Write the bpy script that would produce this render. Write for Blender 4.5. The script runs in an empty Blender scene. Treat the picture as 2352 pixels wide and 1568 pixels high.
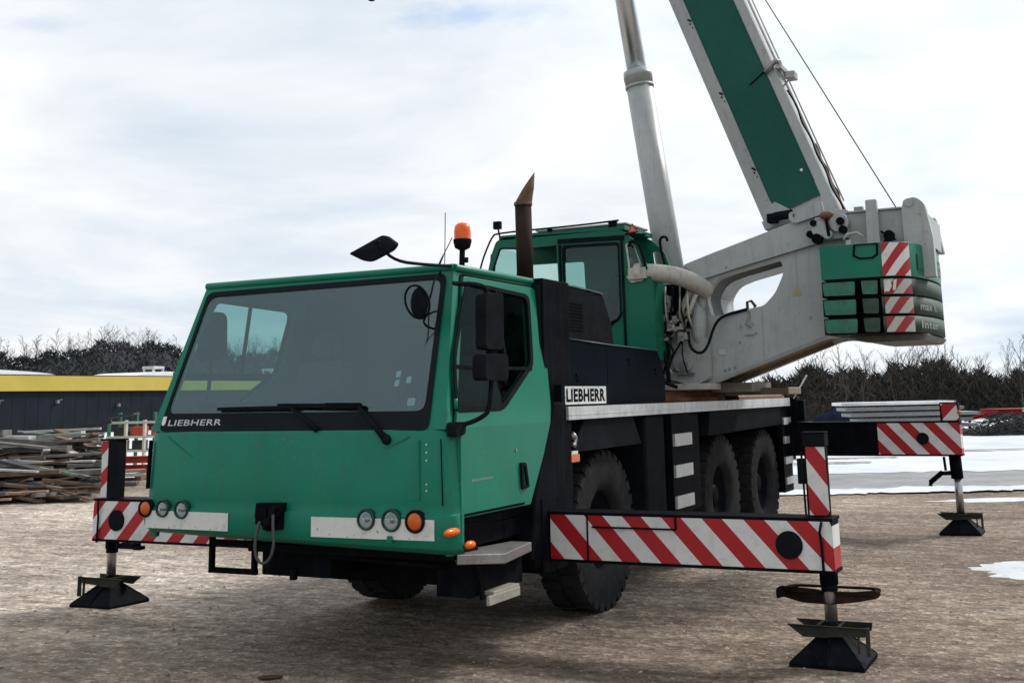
import bpy, bmesh, math, random
from mathutils import Vector, Matrix
from mathutils.geometry import tessellate_polygon

random.seed(7)
R = math.radians
scene = bpy.context.scene
COL = scene.collection

# ------------------------------------------------------------------ camera
cam_d = bpy.data.cameras.new("camera")
cam = bpy.data.objects.new("camera", cam_d)
COL.objects.link(cam)
scene.camera = cam
YAW, PITCH, ROLL = 0.451099609, 0.185320972, -0.021385428
fw = Vector((-math.sin(YAW) * math.cos(PITCH), math.cos(YAW) * math.cos(PITCH), math.sin(PITCH)))
rt = fw.cross(Vector((0, 0, 1))).normalized()
up = rt.cross(fw)
rt, up = (math.cos(ROLL) * rt + math.sin(ROLL) * up), (-math.sin(ROLL) * rt + math.cos(ROLL) * up)
cam.matrix_world = Matrix(((rt.x, up.x, -fw.x, 5.11796), (rt.y, up.y, -fw.y, -6.50733), (rt.z, up.z, -fw.z, 1.78547), (0, 0, 0, 1)))
cam_d.sensor_fit = 'HORIZONTAL'
cam_d.sensor_width = 36.0
cam_d.lens = 36.0 * 2621.66 / 2352.0
cam_d.shift_x = -(1236.11 - 1176.0) / 2352.0
cam_d.shift_y = (420.87 - 784.0) / 2352.0
cam_d.clip_start = 0.05
cam_d.clip_end = 3000

# ------------------------------------------------------------------ light
SUN_EL, SUN_AZ = R(42), R(30)          # azimuth from +Y towards +X
w = bpy.data.worlds.new("World"); scene.world = w; w.use_nodes = True
nt = w.node_tree; nt.nodes.clear()
def N(t, **k):
    n = nt.nodes.new(t)
    for a, b in k.items(): setattr(n, a, b)
    return n
L = nt.links.new
sky = N('ShaderNodeTexSky', sky_type='NISHITA', sun_disc=False)
sky.sun_elevation = SUN_EL; sky.sun_rotation = SUN_AZ; sky.air_density = 1.0; sky.dust_density = 0.6
bg_sky = N('ShaderNodeBackground'); bg_sky.inputs[1].default_value = 0.15
L(sky.outputs[0], bg_sky.inputs[0])
tc = N('ShaderNodeTexCoord'); sep = N('ShaderNodeSeparateXYZ'); L(tc.outputs['Generated'], sep.inputs[0])
zc = N('ShaderNodeMath', operation='ADD'); zc.inputs[1].default_value = 0.16; L(sep.outputs[2], zc.inputs[0])
zm = N('ShaderNodeMath', operation='MAXIMUM'); zm.inputs[1].default_value = 0.06; L(zc.outputs[0], zm.inputs[0])
dx = N('ShaderNodeMath', operation='DIVIDE'); L(sep.outputs[0], dx.inputs[0]); L(zm.outputs[0], dx.inputs[1])
dy = N('ShaderNodeMath', operation='DIVIDE'); L(sep.outputs[1], dy.inputs[0]); L(zm.outputs[0], dy.inputs[1])
cb = N('ShaderNodeCombineXYZ'); L(dx.outputs[0], cb.inputs[0]); L(dy.outputs[0], cb.inputs[1])
n1 = N('ShaderNodeTexNoise'); n1.inputs['Scale'].default_value = 1.1; n1.inputs['Detail'].default_value = 7; n1.inputs['Roughness'].default_value = 0.55; n1.inputs['Distortion'].default_value = 0.3
L(cb.outputs[0], n1.inputs['Vector'])
r1 = N('ShaderNodeValToRGB')                      # cloud brightness
r1.color_ramp.elements[0].position = 0.33; r1.color_ramp.elements[0].color = (0.61, 0.69, 0.775, 1)
r1.color_ramp.elements[1].position = 0.62; r1.color_ramp.elements[1].color = (0.92, 0.93, 0.94, 1)
e = r1.color_ramp.elements.new(0.47); e.color = (0.755, 0.81, 0.86, 1)
L(n1.outputs[0], r1.inputs[0])
n2 = N('ShaderNodeTexNoise'); n2.inputs['Scale'].default_value = 14; n2.inputs['Detail'].default_value = 6; n2.inputs['Roughness'].default_value = 0.62
L(cb.outputs[0], n2.inputs['Vector'])
def gap(cx, cy, ang, ax_, ay_, lo, hi, floor_):    # a break in the cloud cover where blue shows
    ro = N('ShaderNodeMapping', vector_type='TEXTURE'); ro.inputs['Location'].default_value = (cx, cy, 0); ro.inputs['Rotation'].default_value = (0, 0, ang); ro.inputs['Scale'].default_value = (ax_, ay_, 1)
    L(cb.outputs[0], ro.inputs[0]); ln = N('ShaderNodeVectorMath', operation='LENGTH'); L(ro.outputs[0], ln.inputs[0])
    wb_ = N('ShaderNodeMath', operation='MULTIPLY_ADD'); wb_.inputs[1].default_value = 2.6; L(n2.outputs[0], wb_.inputs[0]); L(ln.outputs['Value'], wb_.inputs[2])
    mr_ = N('ShaderNodeMapRange', interpolation_type='SMOOTHSTEP'); mr_.inputs[1].default_value = lo; mr_.inputs[2].default_value = hi; mr_.inputs[3].default_value = floor_; mr_.inputs[4].default_value = 1.0
    L(wb_.outputs[0], mr_.inputs[0]); return mr_.outputs[0]
g1 = gap(-0.955, 1.69, 0.4, 0.12, 0.045, 1.2, 3.0, 0.42); g2 = gap(-1.60, 1.325, 0.7, 0.07, 0.035, 1.2, 3.0, 0.70); g3 = gap(-0.60, 1.15, 0.4, 0.12, 0.06, 1.4, 2.6, 0.4)
m1 = N('ShaderNodeMath', operation='MULTIPLY'); L(g1, m1.inputs[0]); L(g2, m1.inputs[1])
r2 = N('ShaderNodeMath', operation='MULTIPLY'); L(m1.outputs[0], r2.inputs[0]); L(g3, r2.inputs[1])
# the veil of cloud is thinner and brighter round the hidden sun
sdir = Vector((math.sin(SUN_AZ) * math.cos(SUN_EL), math.cos(SUN_AZ) * math.cos(SUN_EL), math.sin(SUN_EL)))
dt = N('ShaderNodeVectorMath', operation='DOT_PRODUCT'); L(tc.outputs['Generated'], dt.inputs[0]); dt.inputs[1].default_value = sdir
glow = N('ShaderNodeMapRange'); glow.inputs[1].default_value = 0.55; glow.inputs[2].default_value = 1.0; glow.inputs[3].default_value = 0.96; glow.inputs[4].default_value = 1.35
L(dt.outputs['Value'], glow.inputs[0])
bg_c = N('ShaderNodeBackground'); L(r1.outputs[0], bg_c.inputs[0]); L(glow.outputs[0], bg_c.inputs[1])
mx = N('ShaderNodeMixShader'); L(r2.outputs[0], mx.inputs[0]); L(bg_sky.outputs[0], mx.inputs[1]); L(bg_c.outputs[0], mx.inputs[2])
wo = N('ShaderNodeOutputWorld'); L(mx.outputs[0], wo.inputs[0])

sl = bpy.data.lights.new("sun", 'SUN'); sl.energy = 2.9; sl.angle = R(11); sl.color = (1.0, 0.955, 0.90)
so = bpy.data.objects.new("sun", sl); COL.objects.link(so)
so.rotation_euler = (-sdir).to_track_quat('-Z', 'Y').to_euler()
vs = scene.view_settings
vs.view_transform = 'Standard'; vs.look = 'None'; vs.exposure = 0.2; vs.gamma = 1.0; vs.use_curve_mapping = False

# ------------------------------------------------------------------ materials
def chips(m, colr, amt, sc=38.0, lo=0.67):
    t = m.node_tree; b = t.nodes['Principled BSDF']; src = b.inputs['Base Color'].links[0].from_socket
    c = t.nodes.new('ShaderNodeTexCoord'); n = t.nodes.new('ShaderNodeTexNoise'); n.inputs['Scale'].default_value = sc; n.inputs['Detail'].default_value = 2; t.links.new(c.outputs['Object'], n.inputs['Vector'])
    n2_ = t.nodes.new('ShaderNodeTexNoise'); n2_.inputs['Scale'].default_value = 2.2; t.links.new(c.outputs['Object'], n2_.inputs['Vector'])
    ml = t.nodes.new('ShaderNodeMath'); ml.operation = 'MULTIPLY_ADD'; ml.inputs[1].default_value = 0.35; t.links.new(n2_.outputs[0], ml.inputs[0]); t.links.new(n.outputs[0], ml.inputs[2])
    r = t.nodes.new('ShaderNodeMapRange'); r.inputs[1].default_value = lo + 0.19; r.inputs[2].default_value = lo + 0.22; r.inputs[4].default_value = amt; t.links.new(ml.outputs[0], r.inputs[0])
    x = t.nodes.new('ShaderNodeMix'); x.data_type = 'RGBA'; t.links.new(r.outputs[0], x.inputs[0]); t.links.new(src, x.inputs[6]); x.inputs[7].default_value = (*colr, 1); t.links.new(x.outputs[2], b.inputs['Base Color'])
    return m

def mat(name, col, rough=0.5, metal=0.0, var=0.12, scale=3.0, bump=0.0, bscale=40.0, col2=None, coat=0.0, dirt=None, dirt_amt=0.0, spec=0.5, ior=1.45, streak=None, streak_amt=0.0):
    m = bpy.data.materials.new(name); m.use_nodes = True
    t = m.node_tree; b = t.nodes['Principled BSDF']
    b.inputs['Roughness'].default_value = rough; b.inputs['Metallic'].default_value = metal
    b.inputs['Specular IOR Level'].default_value = spec; b.inputs['IOR'].default_value = ior
    if coat: b.inputs['Coat Weight'].default_value = coat; b.inputs['Coat Roughness'].default_value = 0.12
    c = t.nodes.new('ShaderNodeTexCoord')
    n = t.nodes.new('ShaderNodeTexNoise'); n.inputs['Scale'].default_value = scale; n.inputs['Detail'].default_value = 6; n.inputs['Roughness'].default_value = 0.6
    t.links.new(c.outputs['Object'], n.inputs['Vector'])
    r = t.nodes.new('ShaderNodeValToRGB'); r.color_ramp.elements[0].position = 0.35; r.color_ramp.elements[1].position = 0.65
    c2 = col2 or tuple(x * (1 - var) for x in col)
    c1 = col if col2 else tuple(min(1, x * (1 + var)) for x in col)
    r.color_ramp.elements[0].color = (*c2, 1); r.color_ramp.elements[1].color = (*c1, 1)
    t.links.new(n.outputs[0], r.inputs[0])
    last = r.outputs[0]
    if dirt:
        n3 = t.nodes.new('ShaderNodeTexNoise'); n3.inputs['Scale'].default_value = 9; n3.inputs['Detail'].default_value = 8; n3.inputs['Roughness'].default_value = 0.75
        t.links.new(c.outputs['Object'], n3.inputs['Vector'])
        rr = t.nodes.new('ShaderNodeMapRange'); rr.inputs[1].default_value = 0.5; rr.inputs[2].default_value = 0.72; rr.inputs[4].default_value = dirt_amt
        t.links.new(n3.outputs[0], rr.inputs[0])
        mi = t.nodes.new('ShaderNodeMix'); mi.data_type = 'RGBA'
        t.links.new(rr.outputs[0], mi.inputs[0]); t.links.new(last, mi.inputs[6]); mi.inputs[7].default_value = (*dirt, 1)
        last = mi.outputs[2]
    if streak:
        sm_ = t.nodes.new('ShaderNodeMapping'); sm_.inputs['Scale'].default_value = (11, 11, 0.9); t.links.new(c.outputs['Object'], sm_.inputs[0])
        n5 = t.nodes.new('ShaderNodeTexNoise'); n5.inputs['Scale'].default_value = 1.6; n5.inputs['Detail'].default_value = 7; n5.inputs['Roughness'].default_value = 0.65; t.links.new(sm_.outputs[0], n5.inputs['Vector'])
        rs = t.nodes.new('ShaderNodeMapRange'); rs.inputs[1].default_value = 0.52; rs.inputs[2].default_value = 0.74; rs.inputs[4].default_value = streak_amt; t.links.new(n5.outputs[0], rs.inputs[0])
        ms = t.nodes.new('ShaderNodeMix'); ms.data_type = 'RGBA'; t.links.new(rs.outputs[0], ms.inputs[0]); t.links.new(last, ms.inputs[6]); ms.inputs[7].default_value = (*streak, 1)
        last = ms.outputs[2]
    t.links.new(last, b.inputs['Base Color'])
    if bump:
        n4 = t.nodes.new('ShaderNodeTexNoise'); n4.inputs['Scale'].default_value = bscale; n4.inputs['Detail'].default_value = 5
        t.links.new(c.outputs['Object'], n4.inputs['Vector'])
        bp = t.nodes.new('ShaderNodeBump'); bp.inputs['Strength'].default_value = bump; bp.inputs['Distance'].default_value = 0.02
        t.links.new(n4.outputs[0], bp.inputs['Height']); t.links.new(bp.outputs[0], b.inputs['Normal'])
    return m

STR = {}
def stripes(name, origin, direction, period, phase=0.0, duty=0.5, a=(0.36, 0.005, 0.012), bcol=(0.62, 0.63, 0.62)):
    """Red and white diagonal warning stripes; origin is in the same space as the vertices handed to MB."""
    m = mat(name, bcol, 0.45, dirt=(0.16, 0.14, 0.12), dirt_amt=0.35, var=0.06)
    STR[m.name] = (origin, direction, period, phase, duty, a)
    return m

def finish_stripe(m, loc):
    if m.name not in STR: return
    o, dd, per, ph, duty, a = STR.pop(m.name)
    t = m.node_tree; b = t.nodes['Principled BSDF']
    c = t.nodes.new('ShaderNodeTexCoord')
    off = sum((loc[i] - o[i]) * dd[i] for i in range(3)) / per + ph
    v = t.nodes.new('ShaderNodeVectorMath'); v.operation = 'DOT_PRODUCT'; v.inputs[1].default_value = tuple(x / per for x in dd)
    t.links.new(c.outputs['Object'], v.inputs[0])
    ad = t.nodes.new('ShaderNodeMath'); ad.operation = 'ADD'; ad.inputs[1].default_value = off + 100
    t.links.new(v.outputs['Value'], ad.inputs[0])
    fr = t.nodes.new('ShaderNodeMath'); fr.operation = 'FRACT'; t.links.new(ad.outputs[0], fr.inputs[0])
    lt = t.nodes.new('ShaderNodeMath'); lt.operation = 'LESS_THAN'; lt.inputs[1].default_value = duty; t.links.new(fr.outputs[0], lt.inputs[0])
    src = b.inputs['Base Color'].links[0].from_socket
    mi = t.nodes.new('ShaderNodeMix'); mi.data_type = 'RGBA'
    t.links.new(lt.outputs[0], mi.inputs[0]); t.links.new(src, mi.inputs[6]); mi.inputs[7].default_value = (*a, 1)
    t.links.new(mi.outputs[2], b.inputs['Base Color'])

def glass(name, tint, refl=1.0, rough=0.02, base=0.04):
    m = bpy.data.materials.new(name); m.use_nodes = True
    t = m.node_tree; t.nodes.clear()
    tr = t.nodes.new('ShaderNodeBsdfTransparent'); tr.inputs[0].default_value = (*tint, 1)
    gl = t.nodes.new('ShaderNodeBsdfGlossy'); gl.inputs['Roughness'].default_value = rough; gl.inputs[0].default_value = (refl * 0.82, refl * 0.96, refl, 1)
    lw = t.nodes.new('ShaderNodeLayerWeight'); lw.inputs[0].default_value = 0.5
    pw = t.nodes.new('ShaderNodeMath'); pw.operation = 'POWER'; pw.inputs[1].default_value = 5.5; t.links.new(lw.outputs['Facing'], pw.inputs[0])
    mr = t.nodes.new('ShaderNodeMapRange'); mr.inputs[3].default_value = base; mr.inputs[4].default_value = 0.9
    t.links.new(pw.outputs[0], mr.inputs[0])
    mi = t.nodes.new('ShaderNodeMixShader'); t.links.new(mr.outputs[0], mi.inputs[0]); t.links.new(tr.outputs[0], mi.inputs[1]); t.links.new(gl.outputs[0], mi.inputs[2])
    o = t.nodes.new('ShaderNodeOutputMaterial'); t.links.new(mi.outputs[0], o.inputs[0])
    return m

GREEN = mat('green_paint', (0.005, 0.158, 0.098), 0.36, var=0.10, scale=1.5, coat=0.06, spec=0.28, ior=1.35, dirt=(0.05, 0.12, 0.08), dirt_amt=0.35, bump=0.03, bscale=5, streak=(0.03, 0.11, 0.08), streak_amt=0.5)
GREEN_B = mat('boom_green_paint', (0.013, 0.082, 0.066), 0.45, var=0.12, scale=1.2, spec=0.2, ior=1.3, dirt=(0.04, 0.10, 0.085), dirt_amt=0.4, streak=(0.03, 0.07, 0.06), streak_amt=0.5)
GREEN_W = mat('worn_green_paint', (0.018, 0.150, 0.10), 0.5, var=0.2, scale=5, dirt=(0.06, 0.05, 0.035), dirt_amt=0.85, streak=(0.08, 0.05, 0.03), streak_amt=0.7)
GREEN_D = mat('grimy_ballast_iron', (0.035, 0.065, 0.050), 0.6, var=0.35, scale=4, dirt=(0.10, 0.095, 0.08), dirt_amt=0.6, spec=0.2)
chips(GREEN, (0.07, 0.17, 0.13), 0.55, 38.0, 0.69); chips(GREEN_B, (0.05, 0.10, 0.085), 0.5, 38.0, 0.69)
WHITE = mat('crane_white_paint', (0.34, 0.365, 0.365), 0.42, var=0.07, scale=1.6, dirt=(0.22, 0.22, 0.19), dirt_amt=0.45, bump=0.03, bscale=4, streak=(0.20, 0.19, 0.16), streak_amt=0.55)
CREAM = mat('dusty_white_paint', (0.42, 0.41, 0.37), 0.55, var=0.12, scale=3, dirt=(0.16, 0.13, 0.10), dirt_amt=0.55, streak=(0.16, 0.12, 0.08), streak_amt=0.5)
BELLY = mat('grimy_underside_paint', (0.17, 0.145, 0.10), 0.6, var=0.3, scale=2.5, dirt=(0.07, 0.04, 0.02), dirt_amt=0.7)
BLACK = mat('black_paint', (0.0045, 0.0055, 0.008), 0.5, var=0.3, scale=4, dirt=(0.016, 0.015, 0.014), dirt_amt=0.4, spec=0.16, ior=1.13, streak=(0.020, 0.018, 0.016), streak_amt=0.5)
BLACKM = mat('matt_black_plastic', (0.009, 0.0105, 0.013), 0.6, var=0.25, scale=6, bump=0.05, bscale=60, spec=0.18, ior=1.13)
NAVY = mat('dark_blue_black_cover', (0.003, 0.006, 0.011), 0.45, var=0.25, scale=2, spec=0.15, dirt=(0.008, 0.010, 0.013), dirt_amt=0.5, ior=1.13)
RUBBER = mat('tyre_rubber', (0.024, 0.025, 0.026), 0.8, var=0.25, scale=8, bump=0.15, bscale=50, dirt=(0.030, 0.027, 0.024), dirt_amt=0.5, spec=0.2, ior=1.13)
STEEL = mat('chrome_steel', (0.66, 0.72, 0.80), 0.30, metal=1.0, var=0.04)
GREYST = mat('grey_steel', (0.28, 0.27, 0.27), 0.4, metal=0.6, var=0.15, dirt=(0.08, 0.07, 0.06), dirt_amt=0.6)
ALU = mat('aluminium_strip', (0.52, 0.53, 0.54), 0.38, metal=0.35, var=0.12, scale=5, dirt=(0.22, 0.20, 0.18), dirt_amt=0.6, streak=(0.25, 0.20, 0.15), streak_amt=0.5)
RUST = mat('rusty_steel', (0.16, 0.075, 0.035), 0.8, var=0.4, scale=6, bump=0.2, bscale=30, dirt=(0.05, 0.02, 0.012), dirt_amt=0.8)
TIP = mat('heat_browned_steel', (0.10, 0.062, 0.034), 0.45, metal=0.5, var=0.4, scale=12, dirt=(0.05, 0.03, 0.02), dirt_amt=0.8)
EXH = mat('sooty_pipe', (0.024, 0.018, 0.016), 0.7, var=0.3, scale=5, spec=0.15, ior=1.2, dirt=(0.06, 0.03, 0.02), dirt_amt=0.5)
DECALW = mat('white_decal', (0.62, 0.63, 0.61), 0.45, var=0.06, dirt=(0.25, 0.24, 0.22), dirt_amt=0.45)
chips(WHITE, (0.16, 0.14, 0.11), 0.6, 26.0, 0.685); chips(DECALW, (0.10, 0.16, 0.13), 0.8, 30.0, 0.66)
REDP = mat('red_paint', (0.22, 0.006, 0.012), 0.7, spec=0.15, var=0.15)
def amber_mat(name, col, em=0.0):
    m = mat(name, col, 0.2, var=0.15, scale=20, coat=0.1, spec=0.3)
    return m
AMBER = amber_mat('amber_lens', (0.80, 0.115, 0.004))
AMBERD = amber_mat('dark_amber_lens', (0.55, 0.11, 0.015))
LENS = glass('clear_lens', (0.75, 0.8, 0.82), 0.9, 0.05, 0.15)
REFL = mat('lamp_reflector', (0.75, 0.78, 0.8), 0.12, metal=1.0, var=0.2, scale=30)
GLASS = glass('windscreen_glass', (0.72, 0.86, 0.86), 0.95, 0.02, 0.075)
GLASSD = glass('tinted_side_glass', (0.62, 0.74, 0.73), 0.30, 0.02, 0.015)
GLASSC = glass('operator_cab_glass', (0.66, 0.80, 0.78), 0.6, 0.02, 0.045)
INTER = mat('cab_interior_plastic', (0.010, 0.013, 0.015), 0.8, var=0.2, scale=6, ior=1.13)
SEATM = mat('seat_fabric', (0.030, 0.030, 0.030), 0.9, var=0.3, scale=12)
FRIT = mat('black_glass_border', (0.010, 0.013, 0.015), 0.3, var=0.1, spec=0.35, ior=1.13)

# ------------------------------------------------------------------ mesh builder
class MB:
    def __init__(s): s.v = []; s.f = []; s.m = []; s.sm = []
    def add(s, vs_, fs, mi=0, smooth=False, M=None):
        o = len(s.v)
        s.v += [tuple(M @ Vector(p)) if M else tuple(p) for p in vs_]
        for f in fs: s.f.append(tuple(o + i for i in f)); s.m.append(mi); s.sm.append(smooth)
        return s
    def box(s, x0, x1, y0, y1, z0, z1, mi=0, M=None):
        v = [(x, y, z) for z in (z0, z1) for y in (y0, y1) for x in (x0, x1)]
        return s.add(v, [(0, 2, 3, 1), (4, 5, 7, 6), (0, 1, 5, 4), (2, 6, 7, 3), (0, 4, 6, 2), (1, 3, 7, 5)], mi, False, M)
    def bar(s, p, q, w_, h, mi=0, upv=(0, 0, 1)):
        p, q = Vector(p), Vector(q); d = (q - p).normalized(); u = Vector(upv)
        if abs(d.dot(u)) > 0.98: u = Vector((1, 0, 0))
        a = d.cross(u).normalized() * (w_ / 2); b = a.cross(d).normalized() * (h / 2)
        v = [c + i * a + j * b for c in (p, q) for i, j in ((-1, -1), (1, -1), (1, 1), (-1, 1))]
        return s.add(v, [(0, 1, 2, 3), (7, 6, 5, 4), (0, 4, 5, 1), (1, 5, 6, 2), (2, 6, 7, 3), (3, 7, 4, 0)], mi)
    def tube(s, pts, r, n=10, mi=0, caps=True, smooth=True):
        pts = [Vector(p) for p in pts]
        if len(pts) >= 5 and not isinstance(r, (list, tuple)):
            for _ in range(2): pts = [pts[0]] + [q for i in range(len(pts) - 1) for q in (pts[i].lerp(pts[i + 1], .25), pts[i].lerp(pts[i + 1], .75))] + [pts[-1]]
        rs = r if isinstance(r, (list, tuple)) else [r] * len(pts)
        rings = []; prev = None
        for i, p in enumerate(pts):
            d = (pts[min(i + 1, len(pts) - 1)] - pts[max(i - 1, 0)])
            if d.length < 1e-9: d = Vector((0, 0, 1))
            d.normalize()
            if prev is None:
                a = d.cross(Vector((0, 0, 1)))
                if a.length < 0.1: a = d.cross(Vector((1, 0, 0)))
            else: a = prev - d * prev.dot(d)
            a.normalize(); prev = a; b = d.cross(a)
            rings.append([p + rs[i] * (math.cos(2 * math.pi * k / n) * a + math.sin(2 * math.pi * k / n) * b) for k in range(n)])
        v = [q for g in rings for q in g]; fs = []
        for i in range(len(pts) - 1):
            for k in range(n): fs.append((i * n + k, i * n + (k + 1) % n, (i + 1) * n + (k + 1) % n, (i + 1) * n + k))
        s.add(v, fs, mi, smooth)
        if caps:
            s.add(rings[0], [tuple(range(n))[::-1]], mi); s.add(rings[-1], [tuple(range(n))], mi)
        return s
    def cyl(s, p, q, r0, r1=None, n=20, mi=0, smooth=True): return s.tube([p, q], [r0, r0 if r1 is None else r1], n, mi, True, smooth)
    def lathe(s, prof, c, axis, n=32, mi=0, smooth=True, close=False):
        """prof: (along axis, radius)"""
        ax = Vector(axis).normalized(); c = Vector(c)
        a = ax.cross(Vector((0, 0, 1)));  a = a if a.length > 0.1 else ax.cross(Vector((1, 0, 0)))
        a.normalize(); b = ax.cross(a)
        v = [c + ax * t + r * (math.cos(2 * math.pi * k / n) * a + math.sin(2 * math.pi * k / n) * b) for t, r in prof for k in range(n)]
        fs = []
        m_ = len(prof)
        for i in range(m_ if close else m_ - 1):
            j = (i + 1) % m_
            for k in range(n): fs.append((i * n + k, j * n + k, j * n + (k + 1) % n, i * n + (k + 1) % n))
        return s.add(v, fs, mi, smooth)
    def plate(s, outer, holes, F, t, mi=0, mside=None):
        """polygon (with holes) in 2-D mapped by F(a,b,d) to 3-D, thickness t"""
        loops = [outer] + list(holes); flat = [p for l in loops for p in l]
        tris = tessellate_polygon([[Vector((p[0], p[1], 0)) for p in l] for l in loops])
        s.add([F(p[0], p[1], 0) for p in flat], [tuple(x) for x in tris], mi)
        s.add([F(p[0], p[1], t) for p in flat], [tuple(x)[::-1] for x in tris], mi)
        for l in loops:
            n = len(l); v = [F(p[0], p[1], 0) for p in l] + [F(p[0], p[1], t) for p in l]
            s.add(v, [(i, (i + 1) % n, (i + 1) % n + n, i + n) for i in range(n)], mi if mside is None else mside)
        return s
    def ico(s, c, r, mi=0, sc=(1, 1, 1), n=10, k=6):
        v = []; fs = []
        for i in range(k + 1):
            th = math.pi * i / k
            for j in range(n):
                ph = 2 * math.pi * j / n
                v.append((c[0] + r * sc[0] * math.sin(th) * math.cos(ph), c[1] + r * sc[1] * math.sin(th) * math.sin(ph), c[2] + r * sc[2] * math.cos(th)))
        for i in range(k):
            for j in range(n): fs.append((i * n + j, (i + 1) * n + j, (i + 1) * n + (j + 1) % n, i * n + (j + 1) % n))
        return s.add(v, fs, mi, True)
    def build(s, name, mats, parent=None, bevel=0.0, fix=True, label=None, origin=None):
        if not isinstance(mats, (list, tuple)): mats = [mats]
        xs = [p[0] for p in s.v]; ys = [p[1] for p in s.v]; zs = [p[2] for p in s.v]
        o = Vector(origin) if origin else Vector(((min(xs) + max(xs)) / 2, (min(ys) + max(ys)) / 2, min(zs)))
        me = bpy.data.meshes.new(name)
        me.from_pydata([(p[0] - o.x, p[1] - o.y, p[2] - o.z) for p in s.v], [], s.f)
        for m in mats: me.materials.append(m); finish_stripe(m, o)
        me.polygons.foreach_set('material_index', s.m); me.polygons.foreach_set('use_smooth', s.sm)
        if fix:
            bm = bmesh.new(); bm.from_mesh(me); bmesh.ops.remove_doubles(bm, verts=bm.verts, dist=1e-5)
            bmesh.ops.recalc_face_normals(bm, faces=bm.faces); bm.to_mesh(me); bm.free()
        me.update()
        ob = bpy.data.objects.new(name, me); COL.objects.link(ob)
        WL[ob.name] = o
        if parent:
            ob.parent = parent; ob.location = o - WL[parent.name]
        else: ob.location = o
        if label: ob['label'] = label
        if bevel:
            bv = ob.modifiers.new('bevel', 'BEVEL'); bv.width = bevel; bv.segments = 2; bv.limit_method = 'ANGLE'; bv.angle_limit = R(40); bv.harden_normals = False
        return ob
WL = {}
def empty(name, loc, label, cat, group=None):
    o = bpy.data.objects.new(name, None); COL.objects.link(o); o.location = loc; WL[o.name] = Vector(loc)
    o['label'] = label; o['category'] = cat
    if group: o['group'] = group
    return o
def tag(o, label, cat, group=None, kind=None):
    if label: o['label'] = label
    if cat: o['category'] = cat
    if group: o['group'] = group
    if kind: o['kind'] = kind
    return o
def copy_obj(src, world, parent=None, rotz=0.0):
    c = src.copy(); COL.objects.link(c); WL[c.name] = Vector(world)
    c.parent = parent; c.location = Vector(world) - (WL[parent.name] if parent else Vector((0, 0, 0)))
    c.rotation_euler = (0, 0, rotz)
    return c
def text_mesh(body, size, F, off=0.012, ext=0.002, xscale=1.0):
    """flat lettering as vertices+faces mapped by F(a,b,d)"""
    cu = bpy.data.curves.new('lettering', 'FONT'); cu.body = body; cu.size = size; cu.offset = off; cu.resolution_u = 3; cu.space_character = 1.05 + off
    cu.extrude = 0.0
    ob = bpy.data.objects.new('lettering_tmp', cu); COL.objects.link(ob)
    dg = bpy.context.evaluated_depsgraph_get(); me = ob.evaluated_get(dg).to_mesh()
    vs_ = [tuple(v.co) for v in me.vertices]; fs = [tuple(p.vertices) for p in me.polygons]
    x0 = min(v[0] for v in vs_); x1 = max(v[0] for v in vs_); y0 = min(v[1] for v in vs_); y1 = max(v[1] for v in vs_)
    ob.to_mesh_clear(); bpy.data.objects.remove(ob); bpy.data.curves.remove(cu)
    v2 = [F((v[0] - x0) / (x1 - x0), (v[1] - y0) / (y1 - y0)) for v in vs_]
    return v2, fs
def arc(cx, cy, r, a0, a1, n):
    return [(cx + r * math.cos(R(a0 + (a1 - a0) * i / n)), cy + r * math.sin(R(a0 + (a1 - a0) * i / n))) for i in range(n + 1)]
def rpoly(pts, rad, n=4):
    out = []; k = len(pts); rr = rad if isinstance(rad, (list, tuple)) else [rad] * k
    for i in range(k):
        p = Vector(pts[i]); a = Vector(pts[i - 1]) - p; b = Vector(pts[(i + 1) % k]) - p
        r_ = min(rr[i], a.length * 0.45, b.length * 0.45)
        if r_ <= 0: out.append(tuple(p)); continue
        A = p + a.normalized() * r_; B = p + b.normalized() * r_
        for j in range(n + 1):
            t = j / n; out.append(tuple((1 - t) ** 2 * A + 2 * t * (1 - t) * p + t * t * B))
    return out

# ------------------------------------------------------------------ setting: ground, snow, woods, hall, heaps
FX, FY, RX, RY = -0.43597, 0.89996, 0.89996, 0.43597       # yard axes: depth and breadth, seen from the gate
def yard(s_, t_, z=0.0): return (5.118 + RX * s_ + FX * t_, -6.507 + RY * s_ + FY * t_, z)

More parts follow.
